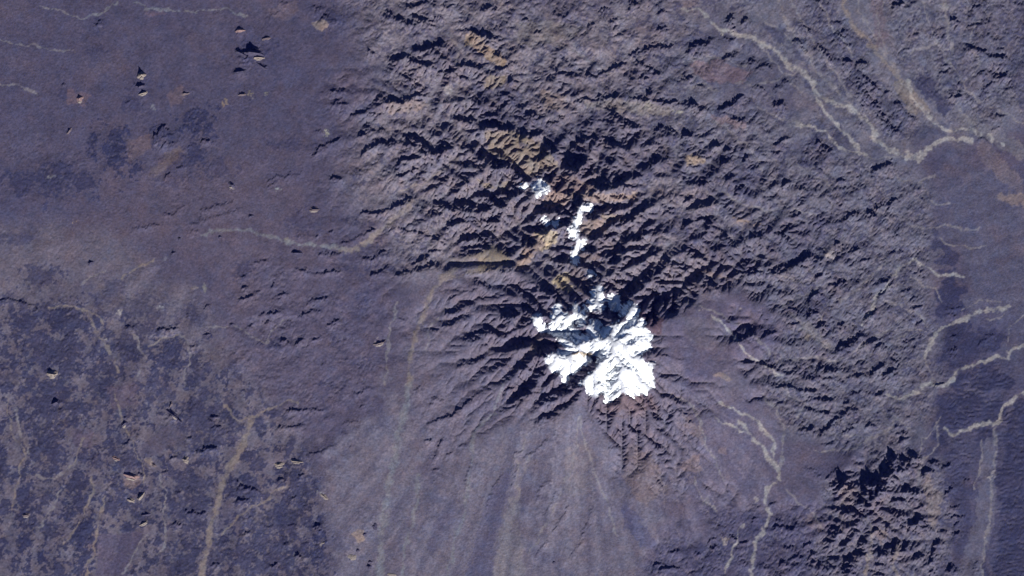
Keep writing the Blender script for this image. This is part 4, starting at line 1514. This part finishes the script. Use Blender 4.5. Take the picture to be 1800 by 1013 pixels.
def sheet(name, cells, zz, nrm, mat, alb=None):
    """mesh of the chosen grid cells; vertices shared, normals taken from the whole grid"""
    jj, ii = np.nonzero(cells)
    a = jj * NX + ii
    quads = np.stack([a + NX, a + NX + 1, a + 1, a], 1)
    used, inv = np.unique(quads, return_inverse=True)
    inv = inv.reshape(-1).astype(np.int32)
    co = np.stack([PXW.ravel()[used], PYW.ravel()[used], zz.ravel()[used]], 1).astype(np.float32)
    me = bpy.data.meshes.new(name)
    me.vertices.add(len(used))
    me.vertices.foreach_set('co', co.ravel())
    n = len(a)
    me.loops.add(n * 4)
    me.loops.foreach_set('vertex_index', inv)
    me.polygons.add(n)
    me.polygons.foreach_set('loop_start', np.arange(0, 4 * n, 4, dtype=np.int32))
    me.update(calc_edges=True)
    me.polygons.foreach_set('use_smooth', np.ones(n, bool))
    if alb is not None:
        at = me.attributes.new('albedo', 'FLOAT_COLOR', 'POINT')
        c = np.ones((len(used), 4), np.float32)
        c[:, :3] = alb.reshape(-1, 3)[used]
        at.data.foreach_set('color', c.ravel())
    if nrm is not None:
        me.normals_split_custom_set_from_vertices(nrm.reshape(-1, 3)[used].tolist())
    me.materials.append(mat)
    o = bpy.data.objects.new(name, me)
    COL.objects.link(o)
    return o


for k, (nm, label, cat) in enumerate(LANDS):
    cells = REGION == k
    if not cells.any():
        continue
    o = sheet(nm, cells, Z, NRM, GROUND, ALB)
    o['kind'] = 'structure'
    o['label'] = label
    o['category'] = cat

# the desert beyond, out to the horizon
def border():
    a = [(0, i) for i in range(0, NX - 1)] + [(j, NX - 1) for j in range(0, NY - 1)]
    return a + [(NY - 1, i) for i in range(NX - 1, 0, -1)] + [(j, 0) for j in range(NY - 1, 0, -1)]


br = border()
vs, cs = [], []
rings = [1.0, 1.012, 1.06, 1.2, 1.6, 3.0, 8.0, 22.0]
for s in rings:
    for (j, i) in br:
        t = min(1, (s - 1) / 0.6)
        wob = 0 if s == 1 else 60 * math.sin(i * .05 + s * 3) * math.cos(j * .043 + s)
        vs.append((PXW[j, i] * s, PYW[j, i] * s, Z[j, i] * (1 - t) + 1420 * t + wob * (1 - t)))
        tc = min(1, (s - 1) / 0.05)
        cs.append((*(ALB[j, i] * (1 - tc) + np.array(PLAIN_C) * tc), 1))
nb = len(br)
fs = []
for r in range(len(rings) - 1):
    for q in range(nb):
        q2 = (q + 1) % nb
        fs.append((r * nb + q, r * nb + q2, (r + 1) * nb + q2, (r + 1) * nb + q))
me = bpy.data.meshes.new('outer_plain')
me.from_pydata(vs, [], fs)
me.update()
if me.polygons[0].normal.z < 0:
    me.flip_normals()
at = me.attributes.new('albedo', 'FLOAT_COLOR', 'POINT')
at.data.foreach_set('color', np.array(cs, np.float32).ravel())
me.polygons.foreach_set('use_smooth', np.ones(len(fs), bool))
me.materials.append(GROUND)
o = bpy.data.objects.new('land', me)
COL.objects.link(o)
o['kind'] = 'structure'

# ---- the air between the camera and the ground --------------------------------
HZ = 1000000.0
zlo, zhi = min(float(Z.min()), min(v[2] for v in vs)) - 60, 1600 + CAM_H + 500
me = bpy.data.meshes.new('haze')
me.from_pydata([(x, y, q) for q in (zlo, zhi) for x, y in ((-HZ, -HZ), (HZ, -HZ), (HZ, HZ), (-HZ, HZ))], [],
               [(3, 2, 1, 0), (4, 5, 6, 7), (0, 1, 5, 4), (1, 2, 6, 5), (2, 3, 7, 6), (3, 0, 4, 7)])
hm = bpy.data.materials.new('air')
hm.use_nodes = True
hm.node_tree.nodes.remove(hm.node_tree.nodes['Principled BSDF'])
pv = hm.node_tree.nodes.new('ShaderNodeVolumePrincipled')
pv.inputs['Color'].default_value = (.06, .08, 1.0, 1)
pv.inputs['Density'].default_value = 0.8e-7
hm.node_tree.links.new(pv.outputs[0], hm.node_tree.nodes['Material Output'].inputs['Volume'])
me.materials.append(hm)
o = bpy.data.objects.new('haze', me)
COL.objects.link(o)
o['kind'] = 'stuff'

# ---- snow ---------------------------------------------------------------------
ZB, ZB2 = blur(Z, 5.0), blur(Z, 8.0)
STREAK = spectral(0.9, 3, 14, 81)
for label, t, poly in SNOW_PATCHES:
    ins = inside(tile(t, poly), 2.4)
    big = label.split()[0] in ('largest', 'white')
    core = smooth(ins * 2 - .9)
    zs = (ZB * (1 - core) + ZB2 * core if big else ZB) + np.clip((ins - (0.46 if big else 0.54)) * 4.0, -1.3, 1) * 26 + 7 * N_A + 6 * STREAK + core * (32 if big else 10)
    th = np.clip(zs - Z, -16, 130)
    th[ins < 0.06] = -16
    up = th > 0
    cells = up[:-1, :-1] | up[1:, :-1] | up[:-1, 1:] | up[1:, 1:]
    if not cells.any():
        continue
    o = sheet('snow_patch', cells, Z + th, None, SNOW)
    o['label'] = label
    o['category'] = 'snow patch'
    o['group'] = 'snow patches on the volcano and its northern ridge'

# ---- rocky outcrops standing on the plain -------------------------------------
def ground_at(x, y):
    """height of the ground under world point x, y"""
    i = np.clip((x / PX + 900 - X0) / CELL, 0, NX - 1.01)
    j = np.clip((506.5 - y / PX - Y0) / CELL, 0, NY - 1.01)
    ii, jj = int(i), int(j)
    fx, fy = i - ii, j - jj
    return (Z[jj, ii] * (1 - fx) + Z[jj, ii + 1] * fx) * (1 - fy) + (Z[jj + 1, ii] * (1 - fx) + Z[jj + 1, ii + 1] * fx) * fy


def hill_mesh(name, cx, cy, rx, ry, ang, h, mat, rnd, sharp=1.25, nr=12, na=36, start=0.0, sweep=2 * math.pi):
    """an irregular rocky hill with gullied sides; its foot lies below the ground"""
    ph = [rnd.uniform(0, 6.28) for _ in range(6)]
    vs, fs = [], []
    ca, sa = math.cos(ang), math.sin(ang)
    off = (rnd.uniform(-.2, .2) * rx, rnd.uniform(-.2, .2) * ry)
    for r in range(nr + 1):
        rho = r / nr
        for k in range(na):
            a = start + sweep * k / na
            edge = 1 + .16 * math.sin(2 * a + ph[0]) + .12 * math.sin(3 * a + ph[1]) + .09 * math.sin(5 * a + ph[2])
            crest = .58 * (1 - rho) if rx > 1.5 * ry else 0
            rib = (.5 + .5 * math.sin(7 * a + ph[3] + rho * 1.5)) * .6 + (.5 + .5 * math.sin(11 * a + ph[4])) * .4
            u, v = (rho + crest) * edge * rx * math.cos(a) + off[0] * (1 - rho), rho * edge * ry * math.sin(a) + off[1] * (1 - rho)
            x, y = cx + u * ca - v * sa, cy + u * sa + v * ca
            z = h * (1 - rho) ** sharp * (1 - .5 * rib * math.sin(math.pi * min(1, rho * 1.1))) + (rnd.uniform(-.04, .04) * h if 0 < r < nr else 0)
            z *= 1 - (.45 * abs(math.cos(a)) ** 1.5 + .18 * math.sin(3 * a + ph[5])) * (1 - rho) if crest else 1
            z -= (h * .05 + 12) * rho ** 6
            vs.append((x, y, ground_at(x, y) + z))
    for r in range(nr):
        for k in range(na):
            k2 = (k + 1) % na
            if r == 0 and rx <= 1.5 * ry:
                fs.append((0, na + k, na + k2))
            else:
                fs.append((r * na + k, (r + 1) * na + k, (r + 1) * na + k2, r * na + k2))
    me = bpy.data.meshes.new(name)
    me.from_pydata(vs, [], fs)
    me.polygons.foreach_set('use_smooth', np.ones(len(fs), bool))
    me.materials.append(mat)
    me.update()
    o = bpy.data.objects.new(name, me)
    COL.objects.link(o)
    return o


# map x, y, half width, half depth (map pixels), turn, height m, rock, scree to the south, label
OUTCROPS = [
    (248, 132, 8, 6.5, 0, 330, 'pale', 1, 'sharp pyramid hill casting a black triangle on the northwestern plain'),
    (247, 151, 10, 4, 15, 130, 'dark', 0, 'dark knobby hill just south of the pyramid hill'),
    (252, 164, 8, 4, 15, 140, 'pale', 1, 'small pale ended hill at the south end of the pyramid hill chain'),
    (140, 174, 7, 6, 0, 190, 'pink', 1, 'pinkish cone hill with black north face on the western plain'),
    (121, 231, 7, 3, 55, 130, 'brown', 0, 'slim slanting rock hill alone on the western plain'),
    (446, 94, 17, 6, -8, 260, 'dark', 0, 'largest black ridged hill of the star shaped cluster'),
    (424, 94, 13, 5, -25, 190, 'dark', 0, 'black western ridge of the star shaped cluster'),
    (455, 102, 9, 4, 0, 170, 'pale', 1, 'pale lit knoll on the south side of the star shaped cluster'),
    (420, 127, 14, 4.5, 8, 170, 'dark', 0, 'low black ridge detached south of the star shaped cluster'),
    (460, 117, 11, 3.5, -35, 130, 'dark', 0, 'thin dark ridge trailing southeast from the star shaped cluster'),
    (422, 54, 9, 4, 0, 140, 'pink', 0, 'reddish hill with a dark top north of the star shaped cluster'),
    (469, 68, 8, 4, 10, 110, 'brown', 0, 'brown hill northeast of the star shaped cluster'),
    (426, 166, 7, 4, 0, 110, 'brown', 0, 'small rounded hill south of the star shaped cluster'),
    (325, 165, 7, 4, 0, 100, 'brown', 0, 'low brown knoll beside a tan sandy patch northwest of centre plain'),
    (112, 150, 5, 6, 0, 80, 'dark', 0, 'low dark knoll northwest of the pinkish cone hill'),
    (407, 325, 7, 5, -40, 160, 'dark', 1, 'dark hill with a bright streak at its foot in the western hills'),
    (523, 446, 12, 6, 0, 170, 'dark', 0, 'isolated dark hill at the mouth of the bluish wash'),
    (552, 368, 10, 5, 0, 150, 'brown', 1, 'hill with dark top and pale foot north of the bluish wash'),
    (159, 463, 6, 5, 0, 140, 'dark', 0, 'small black knob on the western plain below centre'),
    (304, 446, 6, 4, 35, 120, 'dark', 0, 'tiny black slanting knob on the plain south of the straight low ridge'),
    (441, 380, 6, 4, 0, 100, 'dark', 0, 'small dark knob on the plain above the bluish wash'),
    (386, 417, 4, 3.5, 0, 80, 'dark', 0, 'tiny dark knob beside the end of the bluish wash'),
    (315, 420, 4, 3.5, 0, 80, 'dark', 0, 'tiny dark knob west of the bluish wash end'),
    (363, 590, 7, 6, 0, 120, 'dark', 0, 'rounded dark knob north of the dark oval hill'),
    (407, 571, 6, 4, 0, 90, 'dark', 0, 'small dark knob beside the thin pale gully on the western apron'),
    (91, 657, 11, 7, -10, 230, 'pale', 1, 'pale hill with black north face among dark southwestern hills'),
    (303, 728, 13, 6, -35, 230, 'dark', 1, 'black forked hill with a pale foot in the southwestern sandy flat'),
    (313, 738, 9, 4, -50, 160, 'dark', 0, 'small black ridge southeast of the forked hill'),
    (300, 712, 5, 3, 70, 110, 'brown', 0, 'short steep knob north of the forked hill'),
    (218, 746, 8, 5, 40, 150, 'dark', 1, 'black knob with a bright foot northwest of the sandy flat'),
    (219, 735, 4, 3, 0, 90, 'dark', 0, 'tiny black knob just north of the black knob with bright foot'),
    (203, 806, 7, 4, -20, 100, 'pink', 1, 'small pinkish pale hill southwest of the sandy flat'),
    (231, 838, 13, 6, -15, 190, 'pink', 1, 'pinkish hill with a black north crest and bright south slope'),
    (247, 873, 8, 4.5, 45, 170, 'pale', 1, 'pale hill with black face south of the pinkish crested hill'),
    (230, 880, 8, 4, -20, 130, 'pale', 0, 'low pale hill with dark edge west of the pale black faced hill'),
    (257, 905, 8, 3.5, 10, 120, 'dark', 0, 'small dark ridge south of the pale black faced hill'),
    (252, 921, 9, 3.5, 25, 120, 'pale', 1, 'slanting pale ridge below the small dark ridge in the southwest'),
    (326, 808, 7, 6, 0, 200, 'pale', 1, 'black topped cone with a brilliant white foot in the southwestern hills'),
    (270, 818, 6, 4, -30, 110, 'brown', 0, 'dark knob at the east end of a tan patch in the southwest'),
    (490, 817, 9, 6, 0, 170, 'pale', 1, 'twin crested pale hill at the north edge of the southeastern dark hills'),
    (521, 811, 10, 4, -8, 160, 'pale', 1, 'long crested pale hill beside the twin crested hill'),
    (45, 906, 8, 4, 0, 90, 'brown', 1, 'small hill with a pale foot in the far southwestern dark hills'),
    (96, 708, 9, 5, 25, 130, 'dark', 0, 'dark slanting hill south of the pale hill in the west'),
    (570, 873, 8, 4, -40, 90, 'pale', 1, 'pale knoll on the western edge of the alluvial fan'),
    (649, 997, 5, 5, 0, 170, 'dark', 0, 'black knob at the southern edge beside pale ground on the fan'),
    (650, 988, 4, 3.5, 0, 90, 'dark', 0, 'small dark knob touching the black knob on the fan'),
    (629, 968, 4, 3.5, 0, 80, 'dark', 0, 'small dark knob just above the pale patch on the fan'),
    (641, 940, 4, 3.5, 0, 80, 'dark', 0, 'small dark knob right of the tan streak on the fan'),
    (659, 926, 6, 7, -20, 70, 'dark', 0, 'faint dark crooked knoll on the bluish western fan'),
    (667, 603, 11, 5, 15, 170, 'brown', 1, 'dark hill with a bright white spot on the western volcano foot'),
    (974, 989, 4, 3, -30, 60, 'dark', 0, 'tiny dark knoll near the southern edge of the fan'),
    (1345, 563, 6, 4, 0, 80, 'dark', 0, 'tiny dark knob on the smooth eastern volcano apron'),
    (1391, 544, 7, 4.5, 0, 120, 'dark', 0, 'dark knob at the tip of the dark eastern hill')]
rnd = random.Random(4)
for (x, y, rx, ry, turn, h, rock, scree, label) in OUTCROPS:
    cx, cy = (x - 900) * PX, (506.5 - y) * PX
    hb = h * rnd.uniform(.58, .8) * (.85 if rx > 1.8 * ry else 1) * (1.25 if h == 330 else 1)
    o = hill_mesh('rock_outcrop', cx, cy, rx * PX, ry * PX, math.radians(turn), hb, ROCK[rock], rnd)
    o['label'] = label
    o['category'] = 'rocky hill'
    o['group'] = 'isolated rocky hills on the desert plains'
    if scree:
        s = hill_mesh('scree_apron', cx + rnd.uniform(-.15, .15) * rx * PX, cy - ry * 0.72 * PX, rx * .62 * PX, ry * .62 * PX, math.radians(turn), h * .34, SCREE, rnd, 1.1, 6, 24)
        s.parent = o

# pale bare plots at the southern edge of the fan
for (x, y, a, b, turn, label) in [
        (619, 980, 8, 6.5, 4, 'pale cream bare patch between the dark hills and the black knob'),
        (688, 1011, 8, 3.5, -3, 'pale cream strip cut by the southern edge right of the black knob'),
        (567, 955, 3, 2.5, 0, 'tiny bright patch at the western edge of the fan')]:
    cx, cy = (x - 900) * PX, (506.5 - y) * PX
    o = hill_mesh('pale_mound', cx, cy, a * PX, b * PX, math.radians(turn), 26, SCREE, rnd, .5, 6, 28)
    o['label'] = label
    o['category'] = 'pale mound'
